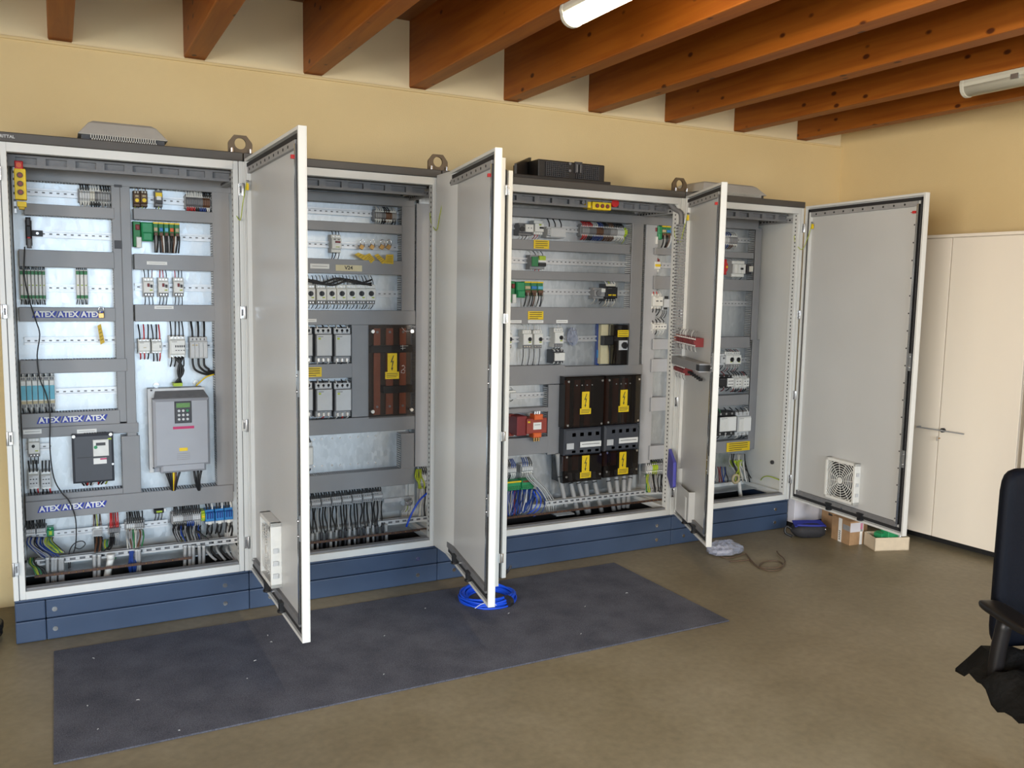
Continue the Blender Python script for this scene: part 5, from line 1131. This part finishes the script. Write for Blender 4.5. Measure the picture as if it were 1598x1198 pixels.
    if lip:
        m = MB(); bx(m, w_-.02, w_-.004, .0, .0105, Z0+.035, Z1-.05, 'gasket'); bx(m, w_-.035, w_+.012, .0105, .032, Z0+.04, Z1-.055, 'frame'); sub(m, 'closing_strip', .002)
        for zz in (2.03, 1.46, .92, .345):
            m = MB(); bx(m, w_-.004, w_+.016, -.004, .016, zz-.022, zz+.022, 'chrome'); m.cyl((s*(w_+.016), .006, zz-.02), 'z', .005, .04, 'steel', 10); sub(m, 'strike_plate', .001)
    return d, s, rz
D1 = door(1, 1.004, -.012, .985, 90.3, 'r', fan=(.36, .58, .30, .585))
D2 = door(2, 1.998, -.012, .965, 80, 'r')
D3 = door(3, 2.003, -.012, .725, 90.5, 'l', rod=False, lip=True)
D4 = door(3, 3.60, -.012, .705, 66, 'r')
D5 = door(4, 4.600, -.012, .965, 84.5, 'r', fan=(.345, .60, .305, .565))

# things on the right door of cabinet 3
d, s, rz = D4; dpos = Vector((3.60, -.012, 0)); Rm = Matrix.Rotation(rz, 3, 'Z'); dn = Rm @ Vector((0, 1, 0)); ds = Rm @ Vector((-1, 0, 0))
def door_px(u, v, n=0.0):
    r = RX*((u-799)/FPX)+RY*((v-599)/FPX)+RZ; P0 = dpos+dn*n; t_ = (P0-CAM).dot(dn)/r.dot(dn); q = CAM+r*t_
    return (q-dpos).dot(ds), q.z
def dbox(m, s0, s1, n0, n1, z0, z1, mt): m.box(-s0, -s1, n0, n1, z0, z1, mt)
sa, za = door_px(1052, 558); sb, zb = door_px(1103, 566)
m = MB(); dbox(m, -.02, sb+.03, -.015, .05, za-.024, za+.024, 'duct'); dbox(m, sb-.03, sb+.0305, -.01, .0505, za-.017, za+.017, 'black'); dbox(m, sb-.034, sb+.029, .0502, .052, za-.022, za-.018, 'pale'); m.build('cable_duct', d)
m = MB(); zt = door_px(1058, 350)[1]; s0_, s1_ = -.018, .045
dbox(m, s0_, s1_, -.012, -.004, za+.03, zt, 'duct')
k = za+.035
while k < zt-.01: dbox(m, s0_, s0_+.003, -.004, .05, k, k+.010, 'duct'); dbox(m, s1_-.003, s1_, -.004, .05, k, k+.010, 'duct'); dbox(m, s0_, s1_, .046, .052, k, k+.010, 'duct'); k += .018
m.build('slotted_duct', d)
def red_strip(label, u0, v0, u1, v1, n, extra_black=0):
    a0, z1 = door_px(u0, v0); a1, _ = door_px(u1, v1); _, z0 = door_px(u0, v1)
    zc = door_px((u0+u1)/2, (v0+v1)/2)[1]; h = .05
    W = dpos+ds*a0+dn*0+Vector((0, 0, zc-h/2)); T = thing('terminal_strip', label, 'terminal strip', tuple(W), None, rz)
    m = MB(); p = (a1-a0)/n; wm = MB()
    for i in range(n):
        c_ = 'orange' if i < 2 and n > 8 else 'darkred'
        m.box(-(i*p), -((i+.8)*p), -.016, .030, 0, h, c_); m.box(-(i*p), -((i+.8)*p), .030, .040, h*.3, h*.7, c_); m.box(-(i+.1)*p, -((i+.7)*p), .028, .034, h*.05, h*.2, 'paper'); m.box(-(i+.1)*p, -((i+.7)*p), .028, .034, h*.8, h*.95, 'paper')
        wm.tube(curve([(-(i+.4)*p, .026, h*.95), (-(i+.4)*p, .026, h+.02), (-(i+.4)*p, .015, h+.04)], 3), .002, 'midgrey' if i % 3 else 'pale', 5); wm.tube(curve([(-(i+.4)*p, .026, h*.05), (-(i+.4)*p, .027, -.015), (-(i+.4)*p, .02, -.03)], 3), .002, 'pale' if i % 2 else 'midgrey', 5)
    for i in range(extra_black): m.cyl((-(n+.5+i)*p*1.15, .01, h*.5-.004*i), 'y', .008, .02, 'black', 8)
    m.build('terminals', T)['kind'] = 'stuff'; wm.build('wires', T)['kind'] = 'stuff'
red_strip('upper row of dark red terminals on the inside of the half-open door', 1059, 522, 1094, 540, 12)
red_strip('lower short row of dark red terminals below the grey door duct', 1061, 570, 1077, 583, 6, 6)
# document pocket and blue folder on that door
a0, zt_ = door_px(1054, 690); a1, zb_ = door_px(1074, 800)
m = MB(); dbox(m, .10, .40, -.018, .022, .26, .268, 'door_in'); dbox(m, .10, .40, .018, .022, .268, .44, 'door_in'); dbox(m, .10, .104, -.018, .022, .268, .52, 'door_in'); dbox(m, .396, .40, -.018, .022, .268, .44, 'door_in'); dbox(m, .10, .135, .0225, .026, .265, .56, 'frame'); dbox(m, .33, .36, .0225, .026, .265, .40, 'frame'); m.build('document_pocket', d, bevel=.002)
W = dpos+ds*.02+dn*.05+Vector((0, 0, .40)); T = thing('folder', 'blue plastic folder hanging at the inside of the half-open door', 'folder', tuple(W), None, rz)
m = MB(); m.prism([(0, -.012, .06), (-.10, -.012, .0), (-.155, -.012, .02), (-.15, -.012, .17), (-.02, -.012, .23)], (0, .02, 0), 'pocket_blue'); m.build('sleeve', T, bevel=.003)
# corrugated hose bringing cables to the door
b = MB(); P_ = curve([px_y(990, 331, .20), px_y(1015, 321, .14), px_y(1040, 315, .07), px_y(1052, 325, .03), dpos+ds*.015+dn*.03+Vector((0, 0, zt+.05)), dpos+ds*.015+dn*.025+Vector((0, 0, zt-.02))], 14)
b.tube(P_, [.014 if i % 2 else .017 for i in range(len(P_))], 'midgrey', 8); tag(b.build('corrugated_hose', None, P_[0]), 'dark corrugated cable hose under the roof, leading to the half-open door', 'hose')

# ------------------------------------------------------------------ on the roofs
def hood(label, x0, x1, y0, y1, z, h):
    og = ((x0+x1)/2, (y0+y1)/2, z); T = thing('roof_vent', label, 'roof vent', og, 'roof vents on the cabinets'); xc, yc = og[0], og[1]
    m = MB(); zb, zt = z+.022, z+h; i = .045; j = .05
    A = [(x0, y0, zb), (x1, y0, zb), (x1, y1, zb), (x0, y1, zb)]; B = [(x0+i, y0+j, zt-.012), (x1-i, y0+j, zt-.012), (x1-i, y1-j, zt-.012), (x0+i, y1-j, zt-.012)]; C = [(x0+i+.02, y0+j+.02, zt), (x1-i-.02, y0+j+.02, zt), (x1-i-.02, y1-j-.02, zt), (x0+i+.02, y1-j-.02, zt)]
    fs = [(3, 2, 1, 0), (8, 9, 10, 11)]
    for r in (0, 4):
        for k in range(4): fs.append((r+k, r+(k+1) % 4, r+4+(k+1) % 4, r+4+k))
    m.add(A+B+C, fs, 'hood'); m.build('hood', T, og, loc=(0,0,0), bevel=.004)
    m = MB().box(x0+.015, x1-.015, y0+.02, y1-.02, z, z+.023, 'dark'); m.build('base', T, og, loc=(0,0,0))
    m = MB().box(x0+.05, x1-.05, y0+.004, y0+.018, z, z+.008, 'hood'); k = x0+.05
    while k < x1-.05: m.box(k, k+.004, y0+.004, y0+.018, z, z+.023, 'hood'); k += .0095
    m.build('grille', T, og, loc=(0,0,0))
hood('pale grey vent hood on the roof of the leftmost cabinet', .313, .678, .0, .36, 2.2, .092)
hood('pale grey vent hood on the roof of the right end cabinet', 3.76, 4.29, .02, .38, 2.2, .088)
# black computer on a tray
x0, x1, z0, z1 = rect(833, 253, 946, 287, .16); og = ((x0+x1)/2, .3, 2.2); zt_ = 2.2+.022
T = thing('desktop_computer', 'black desktop computer lying flat on the widest cabinet', 'computer', og); H_ = .112; X0, X1 = px_y(841, 270, .14).x, px_y(945, 275, .14).x
m = MB().box(X0, X1, .15, .46, zt_, zt_+H_, 'pc_black'); m.build('case', T, og, loc=(0,0,0), bevel=.006)
m = MB(); n_ = 26
for i in range(n_+1):
    xx = X0+.05+(X1-X0-.10)*i/n_
    if abs(i-n_/2+1) < 3: continue
    m.box(xx-.003, xx+.003, .141, .15, zt_+.02, zt_+H_-.012, 'dark')
for j in range(8):
    zz = zt_+.022+(H_-.036)*j/7; m.box(X0+.045, X0+.045+(X1-X0-.09)*.42, .140, .15, zz-.002, zz+.002, 'dark').box(X1-.045-(X1-X0-.09)*.38, X1-.045, .140, .15, zz-.002, zz+.002, 'dark')
m.build('front_grille', T, og, loc=(0,0,0))
xm = X0+(X1-X0)*.53
m = MB().cyl((xm-.035, .137, zt_+.10), 'y', .008, .008, 'midgrey', 10).cyl((xm-.035, .137, zt_+.06), 'y', .008, .008, 'midgrey', 10); m.build('button', T, og, loc=(0,0,0))
m = MB().box(xm, xm+.05, .141, .149, zt_+.05, zt_+.115, 'dark').box(xm+.008, xm+.02, .139, .142, zt_+.055, zt_+.10, 'midgrey').box(xm+.036, xm+.042, .139, .142, zt_+.055, zt_+.10, 'midgrey'); m.build('badge', T, og, loc=(0,0,0))
og = (2.75, .25, 2.2); T = thing('black_tray', 'flat black tray with raised flap under the black computer', 'tray', og)
m = MB().box(2.36, px_y(962, 291, .02).x-.04, .02, .48, 2.2, 2.221, 'pc_black'); m.build('base', T, og, loc=(0,0,0), bevel=.003)
q0, q1 = px_y(800, 262, .05), px_y(833, 250, .3)
m = MB().prism([(q0.x, .03, 2.221), (q1.x, .36, 2.221), (q1.x, .36, 2.372), (q0.x, .03, 2.275)], (.012, -.006, 0), 'pc_black'); m.build('flap', T, og, loc=(0,0,0))

# ------------------------------------------------------------------ floor things
og = (1.6, -.64, 0)
T = tag(MB().box(.147, 3.06, -1.138, -.152, 0, .007, 'carpet').build('carpet_mat', None, og, bevel=.002), 'long dark grey carpet mat on the floor before the cabinets', 'carpet')
random.seed(5)
for i in range(34):
    u, v = random.uniform(120, 1000), random.uniform(920, 1150); q = px_z(u, v, .008)
    if not (.2 < q.x < 3.0 and -1.1 < q.y < -.2): continue
    b = MB(); L = random.uniform(.002, .007); a_ = random.uniform(0, 3.1); dx_, dy_ = math.cos(a_)*L, math.sin(a_)*L
    b.tube(curve([(q.x-dx_, q.y-dy_, .0085), (q.x+.003, q.y, .010), (q.x+dx_, q.y+dy_, .0085)], 3), .0012, 'pale', 5)
    tag(b.build('wire_scrap', None, (q.x, q.y, .007)), 'tiny white wire scrap lying on the dark carpet', 'scrap', 'wire scraps on the carpet')
# blue cable coil
cx, cy = 2.115, -.385; og = (cx, cy, .007); T = thing('cable_coil', 'coil of bright blue cable lying on the carpet', 'cable coil', og)
random.seed(11); m = MB()
for k in range(16):
    r = random.uniform(.108, .160); z = .012+random.random()*.042*(1-abs(r-.134)/.045); ox, oy = random.uniform(-.008, .008), random.uniform(-.008, .008); t1 = random.uniform(0, 6)
    m.tube([(cx+ox+r*1.04*math.cos(2*math.pi*j/32), cy+oy+r*math.sin(2*math.pi*j/32), max(.0125, z+.008*math.sin(2*math.pi*j/32*2+t1))) for j in range(32)], .0055, 'blue_cable', 6, True)
m.build('windings', T, og, loc=(0,0,0))
m = MB(); an = R_(-68); c = Vector((cx+.134*math.cos(an), cy+.134*math.sin(an), .032)); ra = Vector((math.cos(an), math.sin(an), 0)); ta = Vector((-math.sin(an), math.cos(an), 0))
ring = [c+ra*.035*math.cos(k*math.pi/8)+Vector((0, 0, .027*math.sin(k*math.pi/8))) for k in range(16)]
m.prism([tuple(p_-ta*.012) for p_ in ring], tuple(ta*.024), 'black'); m.build('black_tape', T, og, loc=(0,0,0))
m = MB(); m.tube(curve([px_z(741, 949, .05), px_z(752, 942, .066), px_z(763, 940.5, .07), px_z(775, 944, .062)], 5), .0016, 'paper', 5); m.build('white_tie', T, og, loc=(0,0,0))
# black hinge pin tool leaning by the plinth
b = MB(); b.tube([px_z(788, 896, .01), px_z(793, 890, .035), px_z(797, 885, .06)], .007, 'dark', 6); b.cyl(px_z(797, 885, .06), 'z', .007, .012, 'chrome', 8)
tag(b.build('allen_key', None, px_z(788, 896, 0)), 'small dark lever with a bright tip standing at the plinth', 'tool')
# clear bag with cable, brown wire loop
q = px_z(1131, 855, .03); crumple('plastic_bag', 'crumpled clear plastic bag lying under the half-open door', 'plastic bag', (q.x, q.y, .02), .125, .085, .055, 'bag_clear', n=22, seed=8, flat=True, amp=.14)
b = MB(); b.tube([(q.x-.03+(.07)*math.cos(k*math.pi/8), q.y+.05*math.sin(k*math.pi/8), .02+.006*(k % 2)) for k in range(16)], .012, 'lilac_box', 6, True); tag(b.build('cable_ring', None, (q.x, q.y, .005)), 'pale coiled cable inside the clear plastic bag', 'cable')
b = MB(); pts = [(1117, 863), (1128, 869), (1140, 870), (1153, 867), (1163, 863.5), (1168, 869), (1174, 876), (1182, 884), (1195, 889), (1210, 890), (1220, 886), (1221, 879), (1212, 875), (1200, 875), (1190, 877.5), (1185, 883), (1190, 885.5), (1203, 886), (1216, 885), (1225, 878), (1223, 871), (1216, 865), (1212.5, 860)]
b.tube(curve([px_z(u, v, .006+(.004 if i > 14 else 0)) for i, (u, v) in enumerate(pts)], 5), .0042, 'brown_cable', 6)
b.tube(curve([px_z(u, v, .006) for u, v in [(1139, 876), (1150, 875), (1160, 874.5), (1170, 874), (1180, 882)]], 5), .0042, 'brown_cable', 6)
tag(b.build('cable', None, px_z(1200, 886, 0)), 'thin brown cable looped on the bare concrete floor', 'cable')
# white carton beside the plinth
x0, y0 = 4.64, -.02; og = (4.8, .15, 0)
T = thing('carton', 'white carton standing beside the plinth under the open door', 'carton', og)
m = MB().box(4.63, 5.02, -.03, .33, .035, .29, 'lilac_box'); m.build('box', T, og, loc=(0,0,0), bevel=.003)
m = MB()
for k in range(5): m.box(4.628, 4.6305, .03+k*.05, .045+k*.05, .06, .16, 'grey')
m.build('printed_marks', T, og, loc=(0,0,0))
m = MB().box(4.64, 4.72, -.02, .06, 0, .035, 'black').box(4.92, 5.0, -.02, .06, 0, .035, 'black').box(4.64, 4.72, .22, .3, 0, .035, 'black').box(4.92, 5.0, .22, .3, 0, .035, 'black'); m.build('foot', T, og, loc=(0,0,0))
# tool pouch
def rounded(name, label, cat, c, L, W, H, rz, mt, extra):
    T = thing(name, label, cat, c, None, rz); m = MB(); n = 12; rings = []
    for i in range(9):
        f = i/8; ex = max(.05, 1-abs(2*f-1)**5); row = []
        for j in range(n):
            a_ = 2*math.pi*j/n; ca, sa = math.cos(a_), math.sin(a_)
            row.append((L*(f-.5), W/2*ex*math.copysign(abs(ca)**.6, ca), H/2+H/2*ex*math.copysign(abs(sa)**.6, sa)))
        rings.append(row)
    fs = [(i*n+j, i*n+(j+1) % n, (i+1)*n+(j+1) % n, (i+1)*n+j) for i in range(8) for j in range(n)]+[tuple(range(n))[::-1], tuple(8*n+j for j in range(n))]
    m.add([p_ for r in rings for p_ in r], fs, mt, True); m.build('body', T); extra(T); return T
def pouch_x(T):
    m = MB(); m.tube(curve([(-.10, -.03, .088), (-.03, -.046, .088), (.05, -.046, .085), (.10, -.028, .082)], 4), .008, 'pouch_blue', 6); m.build('blue_piping', T)
    m = MB().prism([(-.11, -.03, .075), (.11, -.03, .072), (.10, .035, .095), (-.10, .035, .098)], (0, 0, .006), 'pouch_blue'); m.build('lid', T)
    m = MB().tube(curve([(-.11, 0, .05), (-.15, .01, .07), (-.16, 0, .03), (-.12, -.02, .01)], 4), .008, 'black', 6); m.build('strap', T)
    m = MB().tube([(.09, -.052, .065), (.108, -.045, .045)], .003, 'chrome', 6); m.build('zip', T)
pl, pr_ = px_z(1246, 840, 0), px_z(1294, 842, 0); cpt = (pl+pr_)/2
rounded('tool_pouch', 'black tool pouch with a blue top lying before the white carton', 'pouch', (cpt.x+.01, cpt.y+.06, 0), .25, .13, .09, math.atan2(pr_.y-pl.y, pr_.x-pl.x)*.6, 'pouch', pouch_x)
# cardboard parcel
A, B, C_ = px_z(1297, 839, 0), px_z(1325, 851, 0), px_z(1346.5, 848.5, 0)
def open_box(name, label, cat, A, B, C_, h, mt, flaps=True, t=.005, closed=False, ex=None):
    og = (A+C_)/2; og.z = 0; T = thing(name, label, cat, tuple(og)); D_ = A+C_-B; P_ = [A, B, C_, D_]; up_ = Vector((0, 0, h))
    m = MB(); cen = (A+C_)/2
    if closed: m.prism([tuple(p_) for p_ in P_][::-1], (0, 0, h), mt)
    else:
        for i in range(4):
            a_, b_ = P_[i], P_[(i+1) % 4]; inn = (cen-(a_+b_)/2).normalized()*t
            m.prism([tuple(a_), tuple(b_), tuple(b_+inn), tuple(a_+inn)], (0, 0, h), mt)
        m.prism([tuple(p_) for p_ in P_], (0, 0, t), mt)
    m.build('box', T, og, loc=(0,0,0)); return T, og, P_
T, og, Pq = open_box('parcel', 'brown cardboard parcel with white tape and label', 'parcel', A, B, C_, .155, 'cardboard', closed=True)
A, B, C_, D_ = Pq; n1 = (B-A).cross(Vector((0, 0, 1))).normalized()*.0015; n2 = (C_-B).cross(Vector((0, 0, 1))).normalized()*.0015
def patch(m, a_, b_, n_, f0, f1, z0, z1, mt): p0, p1 = a_.lerp(b_, f0)+n_, a_.lerp(b_, f1)+n_; m.prism([(p0.x, p0.y, z0), (p1.x, p1.y, z0), (p1.x, p1.y, z1), (p0.x, p0.y, z1)], tuple(-n_*.9), mt)
m = MB(); patch(m, A, B, n1, .38, .56, .0, .155, 'paper'); m.build('tape', T, og, loc=(0,0,0)); m = MB(); patch(m, B, C_, n2, .72, .9, 0, .1, 'paper'); m.build('tape', T, og, loc=(0,0,0))
m = MB(); patch(m, B, C_, n2, .02, .95, .085, .145, 'lilac_box'); patch(m, A, B, n1, .62, 1.0, .09, .125, 'grey'); m.build('label', T, og, loc=(0,0,0))
m = MB()
for k in range(5): patch(m, A, B, n1*1.6, .43, .51, .015+k*.013, .021+k*.013, 'ink')
for k in range(3): patch(m, B, C_, n2*1.6, .74+k*.06, .77+k*.06, .1, .14, 'magenta')
m.build('print', T, og, loc=(0,0,0))
m = MB(); e_ = Vector((0, 0, .155)); m.prism([tuple(A+e_), tuple(A+e_+(D_-A)*.5), tuple(A+e_+(D_-A)*.5-(B-A)*.9+Vector((0, 0, .03))), tuple(A+e_-(B-A)*.9+Vector((0, 0, .03)))], (0, 0, .004), 'cardboard'); m.build('flap', T, og, loc=(0,0,0))
# grey-brown box behind
bA = px_z(1282, 834, 0); m = MB().box(4.86, 5.06, -.28, -.06, 0, .19, 'cardboard'); T = thing('carton', 'brown open carton behind the taped parcel', 'carton', (4.96, -.17, 0)); m.build('box', T, (4.96, -.17, 0), loc=(0,0,0), bevel=.002)
m = MB().prism([(4.86, -.28, .19), (4.86, -.06, .19), (4.72, -.05, .225), (4.72, -.27, .225)], (0, 0, .004), 'cardboard'); m.build('flap', T, (4.96, -.17, 0), loc=(0,0,0))
m = MB().box(4.8585, 4.86, -.24, -.2, .09, .15, 'ink').box(4.8585, 4.86, -.16, -.12, .09, .15, 'ink'); m.build('print', T, (4.96, -.17, 0), loc=(0,0,0))
# low tray with green parts
A, B, C_ = px_z(1347.5, 849, 0), px_z(1364.5, 860, 0), px_z(1418.5, 858.5, 0)
T, og, Pq = open_box('cardboard_tray', 'low beige cardboard tray holding green plastic parts', 'tray', A, B, C_, .085, 'tray_card')
cen = (Pq[0]+Pq[2])/2
for i, (f, g, s_, lab) in enumerate(((.34, .46, .06, 'left flat green plastic part in the cardboard tray'), (.5, .6, .07, 'middle upright green plastic part in the cardboard tray'), (.68, .42, .06, 'right green plastic part in the cardboard tray'))):
    q = Pq[0]+(Pq[1]-Pq[0])*g+(Pq[2]-Pq[1])*f
    m = MB().box(q.x-s_/2, q.x+s_/2, q.y-.03, q.y+.03, .006, .098+.022*(i == 1), 'green'); k = 0
    while k < 4: m.box(q.x-s_/2+.004+k*s_/4, q.x-s_/2+.011+k*s_/4, q.y-.028, q.y+.02, .098+.022*(i == 1), .108+.022*(i == 1), 'green2'); k += 1
    tag(m.build('green_connector', None, (q.x, q.y, .006), bevel=.004), lab, 'connector', 'green parts in the tray')
q = Pq[0]+(Pq[1]-Pq[0])*.5+(Pq[2]-Pq[1])*.90; b = MB().tube(curve([(q.x-.03, q.y, .03), (q.x, q.y, .085), (q.x+.03, q.y+.02, .105), (q.x+.055, q.y+.02, .09)], 5), .016, 'steel', 8); tag(b.build('metal_elbow', None, (q.x, q.y, .006)), 'shiny grey pipe elbow at the right end of the cardboard tray', 'pipe')
# black coil at the left picture edge
b = MB(); random.seed(3)
for k in range(7): r = random.uniform(.10, .15); z = .014+k*.012; b.tube([(-.19+r*math.cos(j*math.pi/14), .13+r*math.sin(j*math.pi/14), z) for j in range(28)], .010, 'black', 6, True)
tag(b.build('cable_coil', None, (-.19, .13, 0)), 'coil of black cable on the floor left of the cabinets', 'cable coil')

# ------------------------------------------------------------------ wardrobe
rzw = R_(4)
og = Vector((5.148, -.52, 0)); T = thing('wardrobe', 'tall cream wardrobe with lever handles at the right wall', 'wardrobe', tuple(og), None, rzw)
# local: x into the wall, y towards the corner (+)
def wb_(x0, x1, y0, y1, z0, z1, mt, name, bev=.002): return MB().box(x0, x1, y0, y1, z0, z1, mt).build(name, T, bevel=bev)
Hh = 1.965
wb_(.02, .36, -.66, .82, .055, Hh, 'wardrobe', 'body'); wb_(-.004, .36, -.665, .825, Hh, Hh+.02, 'wardrobe', 'top_panel')
wb_(.10, .34, -.64, .8, 0, .055, 'black', 'base')  # black base stands in for the shadow band under the wardrobe
for a_, b_ in ((-.66, -.174), (-.170, .318), (.322, .82)):
    dd = wb_(0, .0195, a_+.001, b_-.001, .06, Hh-.004, 'wardrobe', 'door', .0015)
    e_ = b_-.045 if a_ < -.5 else a_+.045 if a_ > .2 else b_-.045
    if a_ < .3:
        yh = -.205 if a_ < -.5 else -.045
        m = MB().box(-.036, -.029, yh-.15, yh+.006, .751, .759, 'grey'); m.cyl((-.03, yh, .755), 'x', .006, .03, 'grey', 10); hh = m.build('handle', dd)
        if a_ < -.5: MB().cyl((-.020, yh, .755), 'x', .014, .02, 'black', 12).build('rosette', dd)
m = MB().cyl((-.02, -.182, .70), 'x', .004, .022, 'brass', 8).box(-.032, -.018, -.184, -.180, .685, .712, 'steel'); m.build('key', T)
T2 = thing('wardrobe', 'second cream wardrobe, cut off by the right picture edge', 'wardrobe', tuple(og+Matrix.Rotation(rzw, 3, 'Z') @ Vector((0, -.69, 0))), None, rzw)
MB().box(.02, .36, -.9, 0, .055, Hh, 'wardrobe').build('body', T2, bevel=.002); MB().box(.05, .34, -.88, -.02, 0, .055, 'black').build('base', T2)  # base black again in place of the shadow underneath
for a_, b_ in ((-.9, -.452), (-.448, 0)): MB().box(0, .0195, a_+.001, b_-.001, .06, Hh-.004, 'wardrobe').build('door', T2, bevel=.0015)
MB().box(-.004, .36, -.905, .0, Hh, Hh+.02, 'wardrobe').build('top_panel', T2)

# ------------------------------------------------------------------ office chair
f = Vector((-.45, -.89, 0)).normalized(); ang = math.atan2(f.y, f.x)+math.pi/2     # local -y is the way the chair faces
T = thing('office_chair', 'black office chair cut off by the right picture edge', 'chair', (2.845, -2.92, 0), None, ang)
def cushion(m, cx, cy, cz, sx, sy, sz, mt, n=10, p=.45, bend=0, ax='z'):
    vs_, fs_ = [], []
    for i in range(n+1):
        th = -math.pi/2+math.pi*i/n
        for j in range(24):
            ph = 2*math.pi*j/24; g = lambda v, e: math.copysign(abs(v)**e, v)
            ct = g(math.cos(th), .35); a_, b_, c_ = sx*ct*g(math.cos(ph), p), sy*ct*g(math.sin(ph), p), sz*g(math.sin(th), .6)
            if ax == 'y': a_, b_, c_ = a_, c_-bend*(a_/sx)**2, b_
            vs_.append((cx+a_, cy+b_, cz+c_))
    for i in range(n):
        for j in range(24): fs_.append((i*24+j, i*24+(j+1) % 24, (i+1)*24+(j+1) % 24, (i+1)*24+j))
    m.add(vs_, fs_, mt, True)
m = MB(); cushion(m, 0, 0, .46, .25, .25, .045, 'chair_fab'); m.build('seat', T)
m = MB(); cushion(m, 0, .25, .79, .225, .285, .035, 'chair_back', bend=.05, ax='y', p=.2); m.build('backrest', T)
m = MB().tube(curve([(0, .10, .41), (0, .26, .42), (0, .31, .52), (0, .29, .7)], 5), .025, 'chair_plastic', 8); m.build('back_support', T)
for sx in (-1, 1):
    m = MB(); cushion(m, sx*.27, .03, .672, .038, .13, .013, 'chair_plastic'); ar = m.build('armrest', T)
    m = MB().tube(curve([(sx*.20, .06, .42), (sx*.275, .06, .43), (sx*.285, .06, .52), (sx*.275, .05, .662)], 5), [.022]*16, 'chair_plastic', 8); m.build('arm_support', ar)
m = MB().cyl((0, 0, .12), 'z', .028, .3, 'chair_plastic', 12).cyl((0, 0, .40), 'z', .09, .02, 'chair_plastic', 12); m.build('gas_column', T)
for k in range(5):
    a_ = 2*math.pi*k/5+.3; c_, s_ = math.cos(a_), math.sin(a_)
    m = MB().tube([(0, 0, .125), (c_*.15, s_*.15, .105), (c_*.29, s_*.29, .075)], [.03, .024, .016], 'chair_plastic', 8); lg = m.build('base_leg', T)
    m = MB().cyl((c_*.29-s_*.02, s_*.29+c_*.02, .028), (s_, -c_, 0), .028, .04, 'black', 12); m.build('castor', lg)
# jacket thrown over the seat
loc_j = Vector((2.845, -2.92, 0)); Rj = Matrix.Rotation(ang, 3, 'Z')
tj = thing('jacket', 'black jacket lying over the seat of the office chair', 'jacket', tuple(loc_j+Vector((0, 0, .50))), None, ang)
rnd = random.Random(4); m = MB(); nx, ny = 16, 14; vs_ = []
for i in range(nx+1):
    for j in range(ny+1):
        x = -.355+.60*i/nx; y = -.27+.45*j/ny; z = .012+.018*math.sin(i*1.3+j*.8)+.012*rnd.random()+.012*math.sin(j*1.7)
        if x < -.25: z -= (-.25-x)*.55
        if y < -.24: z -= .03
        vs_.append((x+.035*max(0, (j-8)/6)*(i < 4), y+.03*(i < 3)*(j == ny), z+.01))
lo = [(x, y, z-.010) for x, y, z in vs_]; N = len(vs_); fs = []
for i in range(nx):
    for j in range(ny):
        a_ = i*(ny+1)+j; fs += [(a_, a_+ny+1, a_+ny+2, a_+1), (N+a_, N+a_+1, N+a_+ny+2, N+a_+ny+1)]
for i in range(nx):
    a_, b_ = i*(ny+1), (i+1)*(ny+1); fs += [(a_, N+a_, N+b_, b_), (a_+ny, b_+ny, N+b_+ny, N+a_+ny)]
for j in range(ny): fs += [(j, j+1, N+j+1, N+j), (nx*(ny+1)+j, N+nx*(ny+1)+j, N+nx*(ny+1)+j+1, nx*(ny+1)+j+1)]
m.add(vs_+lo, fs, 'cloth', True); m.build('fabric', tj)
